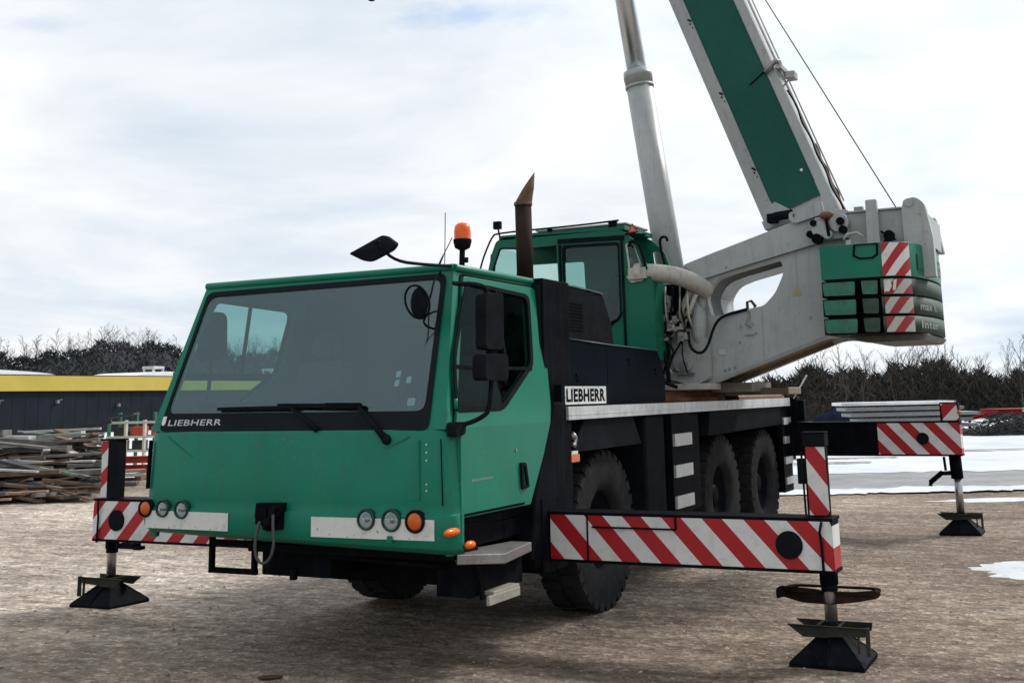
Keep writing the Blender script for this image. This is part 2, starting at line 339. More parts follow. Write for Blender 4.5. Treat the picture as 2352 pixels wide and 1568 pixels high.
def ground_mat():
    m = bpy.data.materials.new('dirt_and_gravel'); m.use_nodes = True; t = m.node_tree; b = t.nodes['Principled BSDF']
    lk = t.links.new
    g = t.nodes.new('ShaderNodeNewGeometry')
    def noise(sc, det=6, rough=0.6, st=None):
        n = t.nodes.new('ShaderNodeTexNoise'); n.inputs['Scale'].default_value = sc; n.inputs['Detail'].default_value = det; n.inputs['Roughness'].default_value = rough
        if st:
            mm = t.nodes.new('ShaderNodeMapping'); mm.inputs['Scale'].default_value = st; mm.inputs['Rotation'].default_value = (0, 0, R(-26)); lk(g.outputs['Position'], mm.inputs[0]); lk(mm.outputs[0], n.inputs['Vector'])
        else: lk(g.outputs['Position'], n.inputs['Vector'])
        return n
    def ramp(src, stops):
        r = t.nodes.new('ShaderNodeValToRGB')
        while len(r.color_ramp.elements) < len(stops): r.color_ramp.elements.new(0.5)
        for el, (p, c) in zip(r.color_ramp.elements, stops): el.position = p; el.color = (*c, 1)
        lk(src, r.inputs[0]); return r.outputs[0]
    def mix(fac, a, b_, mode='MIX'):
        n = t.nodes.new('ShaderNodeMix'); n.data_type = 'RGBA'; n.blend_type = mode
        if isinstance(fac, float): n.inputs[0].default_value = fac
        else: lk(fac, n.inputs[0])
        lk(a, n.inputs[6]); lk(b_, n.inputs[7]); return n.outputs[2]
    big = ramp(noise(0.22, 5).outputs[0], [(0.34, (0.185, 0.158, 0.133)), (0.5, (0.325, 0.286, 0.245)), (0.66, (0.50, 0.452, 0.398))])
    mid = ramp(noise(3.2, 6, 0.7, (1.0, 2.2, 1)).outputs[0], [(0.36, (0.52, 0.50, 0.48)), (0.50, (0.95, 0.94, 0.93)), (0.64, (1.25, 1.25, 1.25))])
    c = mix(1.0, big, mid, 'MULTIPLY')
    vo = t.nodes.new('ShaderNodeTexVoronoi'); vo.inputs['Scale'].default_value = 26; vo.inputs['Randomness'].default_value = 1.0; lk(g.outputs['Position'], vo.inputs['Vector'])
    sv = t.nodes.new('ShaderNodeSeparateColor'); lk(vo.outputs['Color'], sv.inputs[0])
    peb = ramp(sv.outputs[0], [(0.10, (0.70, 0.68, 0.66)), (0.45, (0.98, 0.98, 0.98)), (0.80, (1.05, 1.04, 1.03)), (0.93, (1.75, 1.72, 1.68))])
    c = mix(0.75, c, mix(1.0, c, peb, 'MULTIPLY'))
    clump = ramp(noise(9, 7, 0.72).outputs[0], [(0.36, (0.68, 0.66, 0.64)), (0.50, (1.0, 1.0, 1.0)), (0.66, (1.18, 1.17, 1.15))])
    c = mix(0.85, c, mix(1.0, c, clump, 'MULTIPLY'))
    fine = ramp(noise(48, 4, 0.8).outputs[0], [(0.36, (0.62, 0.60, 0.58)), (0.64, (1.36, 1.35, 1.33))])
    c = mix(0.8, c, mix(1.0, c, fine, 'MULTIPLY'))
    # paler tone round a spot left of the crane, darker farther out
    ds = t.nodes.new('ShaderNodeVectorMath'); ds.operation = 'DISTANCE'; lk(g.outputs['Position'], ds.inputs[0]); ds.inputs[1].default_value = (-8.5, 6.5, 0)
    dn = t.nodes.new('ShaderNodeMath'); dn.operation = 'MULTIPLY_ADD'; dn.inputs[1].default_value = 7.0; lk(noise(0.35, 5, 0.6).outputs[0], dn.inputs[0]); lk(ds.outputs['Value'], dn.inputs[2])
    dr = t.nodes.new('ShaderNodeMapRange'); dr.inputs[1].default_value = 9.5; dr.inputs[2].default_value = 15.5; lk(dn.outputs[0], dr.inputs[0])
    outer_tint = t.nodes.new('ShaderNodeRGB'); outer_tint.outputs[0].default_value = (0.70, 0.645, 0.595, 1)
    c = mix(dr.outputs[0], c, mix(1.0, c, outer_tint.outputs[0], 'MULTIPLY'))
    ruts = ramp(noise(1.0, 5, 0.6, (0.22, 2.4, 1)).outputs[0], [(0.36, (0.78, 0.76, 0.74)), (0.52, (1.0, 1.0, 1.0)), (0.66, (1.14, 1.13, 1.12))])
    c = mix(1.0, c, ruts, 'MULTIPLY')
    # wet brown puddles and pale crusted grit
    wet = t.nodes.new('ShaderNodeMapRange'); wet.inputs[1].default_value = 0.58; wet.inputs[2].default_value = 0.68; wet.inputs[4].default_value = 0.55
    lk(noise(0.9, 6, 0.65, (1, 2.5, 1)).outputs[0], wet.inputs[0])
    dk = t.nodes.new('ShaderNodeRGB'); dk.outputs[0].default_value = (0.105, 0.082, 0.062, 1)
    c = mix(wet.outputs[0], c, dk.outputs[0])
    lk(c, b.inputs['Base Color'])
    rr = t.nodes.new('ShaderNodeMapRange'); rr.inputs[1].default_value = 0.0; rr.inputs[2].default_value = 0.55; rr.inputs[3].default_value = 0.92; rr.inputs[4].default_value = 0.62; lk(wet.outputs[0], rr.inputs[0]); lk(rr.outputs[0], b.inputs['Roughness'])
    b.inputs['Specular IOR Level'].default_value = 0.25
    bn = noise(7, 9, 0.7)
    bp = t.nodes.new('ShaderNodeBump'); bp.inputs['Strength'].default_value = 0.9; bp.inputs['Distance'].default_value = 0.032; lk(bn.outputs[0], bp.inputs['Height'])
    bp2 = t.nodes.new('ShaderNodeBump'); bp2.inputs['Strength'].default_value = 0.45; bp2.inputs['Distance'].default_value = 0.02; lk(vo.outputs['Distance'], bp2.inputs['Height']); lk(bp.outputs[0], bp2.inputs['Normal'])
    lk(bp2.outputs[0], b.inputs['Normal'])
    return m
GROUND = ground_mat()
def hsh(x, y):
    return (math.sin(x * 1.9 + 1.3 * math.sin(y * 1.1)) + math.sin(y * 2.3 + 1.7 * math.sin(x * 0.8)) + 0.5 * math.sin(x * 5.1 + y * 3.7) + 0.4 * math.sin(y * 6.3 - x * 4.2)) / 3
def graded(n, near, far, c):
    out = []
    for i in range(-n, n + 1):
        a = abs(i) / n; out.append(c + math.copysign(near * a + (far - near) * a ** 7, i))
    return out
gx, gy = graded(75, 22, 900, 0), graded(75, 24, 900, 4)
g = MB()
def gz(x, y):
    d = math.hypot(x, y - 3); k = 1.0 if d < 24 else max(0, 1 - (d - 24) / 30)
    return 0.014 * hsh(x, y) * k
v = [(x, y, gz(x, y)) for y in gy for x in gx]; n = len(gx)
g.add(v, [(j * n + i, j * n + i + 1, (j + 1) * n + i + 1, (j + 1) * n + i) for j in range(len(gy) - 1) for i in range(n - 1)], 0, True)
tag(g.build('ground', GROUND, fix=False, origin=(0, 0, 0)), 'rutted brown dirt and gravel yard under the crane', None, kind='structure')

SNOW = mat('old_snow', (0.66, 0.69, 0.72), 0.85, col2=(0.47, 0.50, 0.53), scale=0.45, bump=0.9, bscale=2.2, dirt=(0.33, 0.34, 0.34), dirt_amt=0.7, spec=0.1)
SLUSH = mat('grey_slush_ice', (0.20, 0.205, 0.205), 0.5, col2=(0.11, 0.115, 0.12), scale=1.2, bump=0.2, bscale=6, dirt=(0.5, 0.52, 0.54), dirt_amt=0.35)
def yard_sheet(name, front, back, s0, s1, z, m, jag=0.35, n=900, origin=None):
    """a sheet on the yard between two ragged edges"""
    mb = MB(); vs_ = []
    for i in range(n + 1):
        s_ = s0 + (s1 - s0) * i / n
        j1 = jag * (hsh(s_ * 1.3, 5.0) + 0.7 * hsh(s_ * 5.2, 1.0) + 0.5 * hsh(s_ * 17, 2.0)); j2 = jag * (hsh(s_ * 1.1, 9.0) + 0.7 * hsh(s_ * 4.7, 3.0) + 0.5 * hsh(s_ * 15, 4.0))
        a = front(s_) + j1; b_ = back(s_) + j2
        for k in range(5): vs_.append(yard(s_, a + (b_ - a) * k / 4, z + 0.004 * k))
    fs = [(i * 5 + k, (i + 1) * 5 + k, (i + 1) * 5 + k + 1, i * 5 + k + 1) for i in range(n) for k in range(4)]
    mb.add(vs_, fs, 0, False); return mb.build(name, m)
# snow starts beyond the dirt, a strip of wheel-worn slush runs across it
tag(yard_sheet('snow_field', lambda s_: 20.6 if s_ > 0 else 20.6 + 0.85 * min(-s_, 14), lambda s_: 21.4 if s_ > 0 else 22.0 + 0.85 * min(-s_, 14), -40, 60, 0.028, SNOW, 0.24), 'narrow strip of snow along the edge of the dirt yard', None, kind='structure')
tag(yard_sheet('slush_track', lambda s_: 21.2 if s_ > 0 else 21.2 + 0.85 * min(-s_, 14), lambda s_: 26.0 if s_ > 0 else 26.0 + 0.6 * min(-s_, 14), -40, 60, 0.020, SLUSH, 0.25), 'grey strip of slush and wet tracks crossing the snow', None, kind='structure')
tag(yard_sheet('snow_field', lambda s_: 25.4 if s_ > 0 else 25.4 + 0.45 * min(-s_, 14), lambda s_: 330, -260, 260, 0.040, SNOW, 0.35, 1800), 'wide white snow field reaching to the woods', None, kind='structure')
# thin grey drag lines in the snow
for k, (s0, s1, t0) in enumerate([(6.5, 9.2, 30.5), (6.0, 8.0, 28.6), (11.5, 14.0, 33.0), (12.0, 18.0, 44.0)]):
    tag(yard_sheet('track', lambda s_, t0=t0: t0, lambda s_, t0=t0: t0 + 0.22, s0, s1, 0.060 + 0.004 * k, SLUSH, 0.10, 60), 'thin dark wheel track scraped in the snow', None, kind='structure')
def blob(name, cx, cy, rx, ry, rot, z, m, seed, n=90, jag=0.25):
    mb = MB(); vs_ = [(cx, cy, z + 0.014)]
    for ring in (0.55, 1.0):
        for i in range(n):
            a = 2 * math.pi * i / n; q = 1 + jag * (hsh(3 * math.cos(a) + seed, 3 * math.sin(a)) + 0.6 * hsh(9 * math.cos(a), 9 * math.sin(a) + seed)) * ring
            x, y = rx * ring * q * math.cos(a), ry * ring * q * math.sin(a)
            vs_.append((cx + x * math.cos(rot) - y * math.sin(rot), cy + x * math.sin(rot) + y * math.cos(rot), z + (0.012 if ring < 1 else -0.012)))
    fs = [(0, 1 + i, 1 + (i + 1) % n) for i in range(n)] + [(1 + i, 1 + n + i, 1 + n + (i + 1) % n, 1 + (i + 1) % n) for i in range(n)]
    mb.add(vs_, fs, 0, True); return mb.build(name, m)
tag(blob('snow_patch', 4.60, 6.30, 0.92, 0.66, R(24), 0.016, SNOW, 2.0), 'lone patch of melting snow on the dirt near the rear outrigger', None, kind='structure')
tag(blob('snow_patch', 3.55, 13.9, 1.2, 0.3, R(24), 0.018, SNOW, 5.0), 'snow remnant at the edge of the yard', None, kind='structure')

# gravel lying on the dirt
STONE = mat('loose_gravel', (0.36, 0.325, 0.28), 0.9, spec=0.1, col2=(0.20, 0.17, 0.14), scale=1.7)
STONED = mat('dark_grit', (0.13, 0.105, 0.085), 0.9, col2=(0.05, 0.042, 0.035), scale=1.3)
rnd = random.Random(3)
for nm_, mt_, cnt, lb_ in (('gravel', STONE, 7500, 'loose pale stones and chips scattered over the yard'), ('grit', STONED, 5500, 'dark clods, bark bits and grit scattered over the yard')):
    st = MB()
    for k in range(cnt):
        t_ = 5.0 + 16 * rnd.random() ** 1.5; s_ = rnd.uniform(-0.56, 0.50) * (t_ + 1)
        x, y, _ = yard(s_, t_); r_ = rnd.choice((0.005, 0.007, 0.009, 0.012, 0.016)) * rnd.uniform(0.6, 1.4)
        z = gz(x, y) - r_ * 0.15
        if hsh(x * 1.7 + 3, y * 1.7) < -0.35: continue
        q = [(x + r_ * rnd.uniform(0.7, 1.5) * math.cos(a), y + r_ * rnd.uniform(0.7, 1.4) * math.sin(a), z) for a in (0.3, 1.6, 2.8, 4.0, 5.3)]
        st.add(q + [(x + r_ * rnd.uniform(-.4, .4), y, z + r_ * rnd.uniform(0.4, 0.9))], [(i, (i + 1) % 5, 5) for i in range(5)], 0, True)
    tag(st.build(nm_, mt_, fix=False), lb_, nm_, kind='stuff')
# a few larger clods and scraps that stand out
SCRAP = mat('dark_clod', (0.05, 0.035, 0.025), 0.9, var=0.3)
for (u, t_, a, l_) in [(-0.10, 6.35, 0.2, 0.10), (-0.158, 6.7, -0.3, 0.09), (0.09, 7.2, 0.3, 0.08), (-0.23, 8.0, 0.6, 0.09)]:
    x, y, _ = yard(u * t_, t_); c = MB(); c.ico((x, y, 0.01), 0.03, 0, (l_ / 0.03, 1.0, 0.5), 9, 5)
    o = c.build('clod', SCRAP); o.rotation_euler[2] = a
    tag(o, {-0.10: 'dark clod near the bottom edge, farther right of the two lowest clods', -0.158: 'dark clod near the bottom edge, farther left of the two lowest clods', 0.09: 'dark clod on the dirt in front of the striped near outrigger beam', -0.23: 'dark clod on the dirt in front of the left half of the bumper'}[u], 'clod', 'dark clods on the yard')

# ---- woods
BARK = mat('winter_bark', (0.060, 0.050, 0.044), 0.9, col2=(0.034, 0.030, 0.028), scale=0.7)
TWIG = mat('bare_twigs', (0.060, 0.050, 0.045), 0.95, col2=(0.030, 0.027, 0.026), scale=0.35)
BRUSH = mat('thicket', (0.054, 0.048, 0.040), 0.95, col2=(0.022, 0.022, 0.020), scale=0.16, spec=0.1)
HILLW = mat('winter_wood_far', (0.055, 0.055, 0.062), 0.95, col2=(0.022, 0.030, 0.027), scale=0.09, spec=0.05)
def seg(mb, p, q, r0, r1, mi=0):
    p, q = Vector(p), Vector(q); d = (q - p)
    a = d.cross(Vector((0.3, 0.2, 1))).normalized(); b = d.cross(a).normalized()
    v = []
    for c, r_ in ((p, r0), (q, r1)):
        for k in range(3): v.append(c + r_ * (math.cos(2.094 * k) * a + math.sin(2.094 * k) * b))
    mb.add(v, [(0, 1, 4, 3), (1, 2, 5, 4), (2, 0, 3, 5)], mi, True)
def grow(tr, cr, base, h, rnd, lean=0.12, nb=9, fan=0.75, tw=1.0, th_=0.75):
    base = Vector(base); top = base + Vector((rnd.uniform(-lean, lean) * h, rnd.uniform(-lean, lean) * h, h))
    pts = [base.lerp(top, i / 5) + Vector((rnd.uniform(-1, 1), rnd.uniform(-1, 1), 0)) * 0.02 * h for i in range(6)]; pts[0] = base
    for i in range(5): seg(tr, pts[i], pts[i + 1], 0.022 * h * th_ * (1 - i / 5.5), 0.022 * h * th_ * (1 - (i + 1) / 5.5))
    for k in range(nb):
        f = 0.25 + 0.72 * (k + rnd.random()) / nb; i = min(4, int(f * 5)); p = pts[i].lerp(pts[i + 1], f * 5 - i)
        a = rnd.uniform(0, 6.28); L_ = h * (0.42 - 0.28 * f) * rnd.uniform(0.7, 1.2)
        d = Vector((math.cos(a) * fan, math.sin(a) * fan, rnd.uniform(0.55, 1.1))).normalized()
        q = p + d * L_; seg(cr, p, q, 0.008 * h * th_ * (1.1 - f) + 0.003 * h * th_, 0.003 * h * th_)
        for j in range(4):
            p2 = p.lerp(q, 0.3 + 0.2 * j + 0.1 * rnd.random()); d2 = (d + Vector((rnd.uniform(-1, 1), rnd.uniform(-1, 1), rnd.uniform(-0.1, 0.9))) * 0.75).normalized()
            q2 = p2 + d2 * L_ * rnd.uniform(0.3, 0.55); seg(cr, p2, q2, 0.0035 * h * th_, 0.0016 * h * th_)
            for l_ in range(3):
                p3 = p2.lerp(q2, rnd.uniform(0.25, 0.95)); d3 = (d2 + Vector((rnd.uniform(-1, 1), rnd.uniform(-1, 1), rnd.uniform(-0.2, 0.8))) * 0.8).normalized()
                seg(cr, p3, p3 + d3 * L_ * rnd.uniform(0.14, 0.3) * tw, 0.0020 * h * th_, 0.0010 * h * th_)
protos = []
def tree(kind, pos, h, seed, label, group, rot=0.0, **kw):
    key = (kind, seed)
    for k_, e_, ch in protos:
        if k_ == key:
            o = e_.copy(); COL.objects.link(o); WL[o.name] = Vector(pos); o.location = pos; o.rotation_euler = (0, 0, rot); o.scale = (h / e_['h'],) * 3
            o['label'] = label
            for c in ch: cc = c.copy(); COL.objects.link(cc); cc.parent = o
            return o
    e_ = empty(kind, (0, 0, 0), label, 'tree', group); e_['h'] = h
    tr, cr = MB(), MB(); grow(tr, cr, (0, 0, -0.2), h, random.Random(seed), **kw)
    ch = [tr.build('trunk', BARK, e_, fix=False), cr.build('crown', TWIG, e_, fix=False)]
    protos.append((key, e_, ch)); e_.location = pos; e_.rotation_euler = (0, 0, rot)
    return e_
# thicket behind the snow, right of the crane: brush that reads as one mass
rnd = random.Random(11)
def top_r(u):     # height of the brush line along the yard (u = lateral/depth ratio)
    return 2.55 + 0.35 * math.sin(u * 22 + 1) + 0.3 * math.sin(u * 61) + 0.25 * math.sin(u * 170) + 0.15 * math.sin(u * 420)
th = MB(); cr = MB()
for k in range(46000):
    u = rnd.uniform(0.04, 1.0); t_ = rnd.uniform(67, 82); h_ = top_r(u) * (0.95 + (t_ - 67) * 0.012)
    z = h_ * rnd.random() ** 0.75; x, y, _ = yard(u * t_, t_)
    a = rnd.uniform(0, 6.28); l_ = rnd.uniform(0.25, 0.75); d = Vector((math.cos(a) * 0.6, math.sin(a) * 0.6, rnd.uniform(0.2, 1.0))).normalized()
    p = Vector((x, y, z)); q = p + d * l_; sd = d.cross(Vector((rnd.uniform(-1, 1), rnd.uniform(-1, 1), 0.3))).normalized() * rnd.uniform(0.03, 0.085)
    th.add([p - sd, p + sd, q + sd * 0.3, q - sd * 0.3], [(0, 1, 2, 3)])
for k in range(760):
    u = 0.04 + 0.96 * (k + rnd.random()) / 760; t_ = rnd.uniform(68, 80); h_ = top_r(u) * rnd.uniform(0.85, 1.45)
    grow(th, th, yard(u * t_, t_, -0.1), h_, rnd, nb=7, fan=0.5)
tag(th.build('thicket', BRUSH, fix=False), 'dark leafless thicket along the far side of the snow field', 'thicket', kind='stuff')
wl = MB()     # the brushy bank the thicket stands on
vs_ = []
for i in range(321):
    u = 0.02 + 1.0 * i / 320
    for j, (t_, zf) in enumerate(((69, 0.0), (71, 0.62), (76, 0.85), (90, 0.9), (110, 0.0))):
        x, y, _ = yard(u * t_, t_); vs_.append((x, y, zf * top_r(u) * (0.92 + 0.1 * hsh(u * 60, t_)) - (0.2 if zf == 0 else 0)))
wl.add(vs_, [(i * 5 + j, (i + 1) * 5 + j, (i + 1) * 5 + j + 1, i * 5 + j + 1) for i in range(320) for j in range(4)], 0, True)
tag(wl.build('bank', BRUSH, fix=False), 'dark overgrown bank under the thicket', None, kind='structure')
desc_r = ['tall bare tree with upright twigs rising over the thicket beyond the rear outrigger', 'bare many-branched tree standing in the thicket right of the counterweight', 'slim leafless tree with a thin open crown above the thicket']
TR = [(0.262, 4.6, 21), (0.272, 4.0, 22), (0.305, 3.9, 23), (0.318, 4.35, 21), (0.333, 4.1, 24), (0.352, 3.75, 22), (0.366, 3.7, 23), (0.381, 3.6, 24), (0.398, 4.4, 21), (0.410, 4.7, 25), (0.421, 4.4, 22), (0.430, 4.8, 24), (0.442, 4.3, 25), (0.452, 4.2, 23), (0.463, 4.5, 21), (0.475, 4.2, 25), (0.29, 3.7, 25), (0.245, 4.3, 24)]
for k, (u, h_, sd) in enumerate(TR):
    t_ = 66 + (k * 37 % 9) * 0.6
    if u < 0.28: lb = ['tallest bare tree just below the counterweight tail', 'smaller bare tree just right of the tallest one under the counterweight', 'bare tree farthest left in the thicket, next to the rear mast rod'][(0, 1, 17).index(k) if k in (0, 1, 17) else 0]
    elif u < 0.39: lb = 'low leafless tree in the thicket, %s one counting right from the counterweight' % ['first', 'second', 'third', 'fourth', 'fifth', 'sixth', 'seventh', 'eighth'][sorted([q[0] for q in TR if .28 <= q[0] < .39]).index(u)]
    else: lb = 'tall thin leafless tree over the thicket at right, %s from the picture edge' % ['ninth', 'eighth', 'seventh', 'sixth', 'fifth', 'fourth', 'third', 'second', 'outermost', 'outermost'][sorted([q[0] for q in TR if q[0] >= .39]).index(u)]
    tree('bare_tree', yard(u * t_, t_), h_, sd, lb, 'bare trees along the snow field', rot=k * 1.3, fan=0.55, nb=11, th_=0.55)
# wooded hill behind the hall
def hill_h(u):
    a = 10.6 + 1.7 * math.exp(-((u + 0.36) / 0.07) ** 2) + 0.45 * math.sin(u * 47) + 0.45 * math.sin(u * 131 + 1) + 0.35 * math.sin(u * 290)
    return a if u < -0.30 else a * max(0.35, 1 - (u + 0.30) * 1.5)
hl = MB(); vs_ = []; NI = 240
for i in range(NI + 1):
    u = -0.62 + 0.86 * i / NI
    for t_, zf in ((150, 0.0), (165, 0.45), (185, 0.80), (200, 0.90), (260, 0.2)):
        x, y, _ = yard(u * t_, t_); vs_.append((x, y, zf * hill_h(u) + (0.5 * hsh(u * 90, t_) if zf else -0.3)))
hl.add(vs_, [(i * 5 + j, (i + 1) * 5 + j, (i + 1) * 5 + j + 1, i * 5 + j + 1) for i in range(NI) for j in range(4)], 0, True)
tag(hl.build('hill', HILLW, fix=False), 'low dark hill behind the yellow and grey hall', None, kind='structure')
fw_ = MB(); rnd = random.Random(5)
for k in range(30000):
    u = rnd.uniform(-0.60, 0.16); q = rnd.random(); t_ = 152 + 50 * q; zz = hill_h(u) * min(0.90, 0.15 + 1.0 * q)
    x, y, _ = yard(u * t_, t_); a = rnd.uniform(0, 6.28); l_ = rnd.uniform(0.4, 1.0)
    d = Vector((math.cos(a) * 0.6, math.sin(a) * 0.6, rnd.uniform(0.2, 1.0))).normalized(); p = Vector((x, y, zz + rnd.uniform(-0.5, 0.8)))
    sd = d.cross(Vector((rnd.uniform(-1, 1), rnd.uniform(-1, 1), 0.3))).normalized() * rnd.uniform(0.06, 0.16); q2 = p + d * l_
    fw_.add([p - sd, p + sd, q2 + sd * 0.3, q2 - sd * 0.3], [(0, 1, 2, 3)])
for k in range(430):
    u = -0.60 + 0.70 * (k + rnd.random()) / 430; t_ = rnd.uniform(185, 205)
    grow(fw_, fw_, yard(u * t_, t_, hill_h(u) * 0.80), rnd.choice((1.6, 2.2, 2.8, 3.6, 4.4)), rnd, nb=11, fan=0.95)
tag(fw_.build('wood', HILLW, fix=False), 'dark leafless wood covering the hill behind the hall', 'wood', kind='stuff')
for k, (u, h_, sd) in enumerate([(-0.447, 4.2, 31), (-0.437, 4.4, 32), (-0.421, 4.6, 33), (-0.409, 3.2, 34), (-0.394, 3.6, 35), (-0.382, 4.0, 31), (-0.372, 4.0, 32), (-0.360, 3.6, 33), (-0.347, 3.8, 34), (-0.336, 3.2, 35), (-0.29, 3.4, 32), (-0.25, 3.6, 33)]):
    t_ = 196; od_ = ['first', 'second', 'third', 'fourth', 'fifth', 'sixth'][k if k < 4 else (k - 4 if k < 10 else k - 10)]
    lb = 'bare tree with thin crown on the hill crest, %s from the left edge' % od_ if u < -0.4 else ('bushy leafless tree on the hill crest left of the driver cab, %s from its left' % od_ if u < -0.32 else '%s bare tree on the hill seen through the driver cab windows' % od_)
    tree('bare_tree', yard(u * t_, t_, hill_h(u) * 0.78), h_ + 1.4, sd, lb, 'bare trees on the hill crest', rot=k * 0.9, fan=0.9, nb=13)

# ---- hall with the yellow fascia
YEL = mat('yellow_fascia_panel', (0.42, 0.315, 0.045), 0.5, var=0.08, scale=0.4, streak=(0.34, 0.25, 0.05), streak_amt=0.4)
HALLG = mat('anthracite_wall_panel', (0.0125, 0.017, 0.022), 0.6, var=0.15, scale=0.6, ior=1.13)
hall = empty('warehouse', (-57.5, 60, 0), 'long low warehouse with anthracite walls and a bright yellow fascia', 'warehouse')
HX, Y0, Y1 = -57.4, 20.0, 108.0
b = MB(); b.box(HX - 26, HX, Y0, Y1, -0.2, 2.86)
for k in range(88): b.box(HX, HX + 0.012, Y0 + k + 0.2, Y0 + k + 0.24, 0.0, 2.84)
b.build('wall', HALLG, hall)
b = MB(); b.box(HX - 26.1, HX + 0.25, Y0 - 0.1, Y1 + 0.1, 2.88, 3.86); b.build('fascia', YEL, hall)
b = MB(); b.box(HX - 26.0, HX + 0.12, Y0, Y1, 3.863, 3.93); b.build('roof', HALLG, hall)
WROOF = mat('white_roof_dome', (0.78, 0.79, 0.80), 0.4, var=0.04)
for (y0, y1) in ((34.0, 48.9), (56.0, 62.0), (70, 76), (84, 90)):
    b = MB(); n_ = 20; vs_ = []
    for i in range(n_ + 1):
        a = i / n_; y = y0 + (y1 - y0) * a; zz = 3.93 + 0.34 * math.sin(math.pi * a) ** 0.6
        for x in (HX - 5.5, HX - 0.4): vs_ += [(x, y, zz), (x, y, 3.9)]
    b.add(vs_, [f for i in range(n_) for f in ((i * 4, i * 4 + 2, i * 4 + 6, i * 4 + 4), (i * 4 + 2, i * 4 + 3, i * 4 + 7, i * 4 + 6), (i * 4, i * 4 + 4, i * 4 + 5, i * 4 + 1))] + [(0, 1, 3, 2), (n_ * 4, n_ * 4 + 2, n_ * 4 + 3, n_ * 4 + 1)])
    sk = b.build('roof_light', WROOF, hall, label='white domed roof light')
    ym = y0 + (y1 - y0) * 0.62; b = MB(); b.box(HX - 3.6, HX - 2.4, ym, ym + 1.1, 4.55, 4.75); b.box(HX - 3.5, HX - 3.35, ym, ym + 0.1, 4.1, 4.55); b.box(HX - 2.6, HX - 2.45, ym + 1.0, ym + 1.1, 4.1, 4.55); b.box(HX - 3.5, HX - 3.35, ym + 1.0, ym + 1.1, 4.1, 4.55); b.box(HX - 2.6, HX - 2.45, ym, ym + 0.1, 4.1, 4.55)
    b.build('vent', mat('vent_grey', (0.42, 0.43, 0.43), 0.5), sk)
LG = mat('wall_lamp_grey', (0.14, 0.15, 0.16), 0.5)
for y, zl in ((48.6, 0.0), (53.9, -0.30), (44.0, 0.0)):
    b = MB(); b.box(HX + 0.032, HX + 0.24, y - 0.09, y + 0.09, 2.08 + zl, 2.28 + zl); b.bar((HX + 0.1, y + 0.08, 2.27 + zl), (HX + 0.12, y + (0.42 if zl == 0 else 0.12), 2.33 + zl), 0.04, 0.04); b.build('wall_lamp', LG, hall)

# ---- scrap heap of boards at the left
rnd = random.Random(21)
WD = {'grey': mat('weathered_grey_board', (0.16, 0.15, 0.14), 0.85, col2=(0.075, 0.07, 0.065), scale=4),
      'pale': mat('pale_painted_board', (0.46, 0.46, 0.44), 0.7, col2=(0.28, 0.28, 0.265), scale=5),
      'brown': mat('brown_board', (0.16, 0.095, 0.055), 0.85, col2=(0.08, 0.048, 0.030), scale=4),
      'dark': mat('tarred_board', (0.035, 0.034, 0.035), 0.8, col2=(0.018, 0.018, 0.020), scale=4),
      'tan': mat('split_fresh_board', (0.36, 0.25, 0.15), 0.8, col2=(0.22, 0.14, 0.085), scale=4),
      'greenish': mat('greenish_profile', (0.20, 0.27, 0.22), 0.6, col2=(0.12, 0.17, 0.14), scale=4),
      'red': mat('red_lead_beam', (0.46, 0.060, 0.035), 0.6, col2=(0.32, 0.04, 0.03), scale=3)}
def heap_h(t_): return 1.26 * max(0.0, min(1.0, (t_ - 22.3) / 3.6)) ** 0.8
hp = MB()
for k in range(1700):
    t_ = 22.6 + 5.6 * rnd.random(); s_ = rnd.uniform(-17.5, -0.383 * t_); h_ = heap_h(t_) * 0.86
    p = Vector(yard(s_, t_, rnd.uniform(0.3, 1.0) * h_ + 0.01)); a = rnd.gauss(0, 0.5) + math.atan2(RY, RX); d = Vector((math.cos(a), math.sin(a), rnd.uniform(-0.2, 0.2)))
    l_ = rnd.uniform(0.12, 0.5); hp.bar(p - d * l_, p + d * l_, rnd.uniform(0.04, 0.16), rnd.uniform(0.02, 0.07), rnd.choice((0, 0, 1, 2)))
vs_ = []; ns = 40
for i in range(ns + 1):
    for j, t_ in enumerate((22.9, 23.8, 25.0, 26.5, 28.5)):
        s_ = -18 + (18 - 0.385 * t_) * i / ns; vs_.append(yard(s_, t_, (heap_h(t_) * 0.72 if j < 4 else -0.05) * (0.75 if i in (0, ns) else 1) + 0.07 * hsh(s_ * 3, t_ * 2) - (0.1 if j == 0 else 0)))
hp.add(vs_, [(i * 5 + j, (i + 1) * 5 + j, (i + 1) * 5 + j + 1, i * 5 + j + 1) for i in range(ns) for j in range(4)], 2)
tag(hp.build('rubble', [WD['brown'], WD['grey'], WD['dark']], fix=False), 'tangle of dark broken wood and scrap at the core of the heap', 'scrap', kind='stuff')
LBL = {'grey': 'weathered grey board lying across the scrap heap left of the crane', 'pale': 'pale painted board on the scrap heap left of the crane', 'brown': 'brown wooden board in the scrap heap left of the crane',
       'dark': 'dark tarred board in the scrap heap left of the crane', 'tan': 'split yellowish board at the foot of the scrap heap', 'greenish': 'greenish metal profile on the scrap heap'}
def board(kind, s0, t0, z0, s1, t1, z1, wd, ht, label=None, group='boards in the scrap heap', name='board', sag=0.0):
    mb = MB(); mb.bar(yard(s0, t0, z0), yard(s1, t1, z1), wd, ht); mb.build
    o = mb.build(name, WD[kind], bevel=0.004); return tag(o, label or LBL[kind], 'board' if name == 'board' else name.split('_')[-1], group)
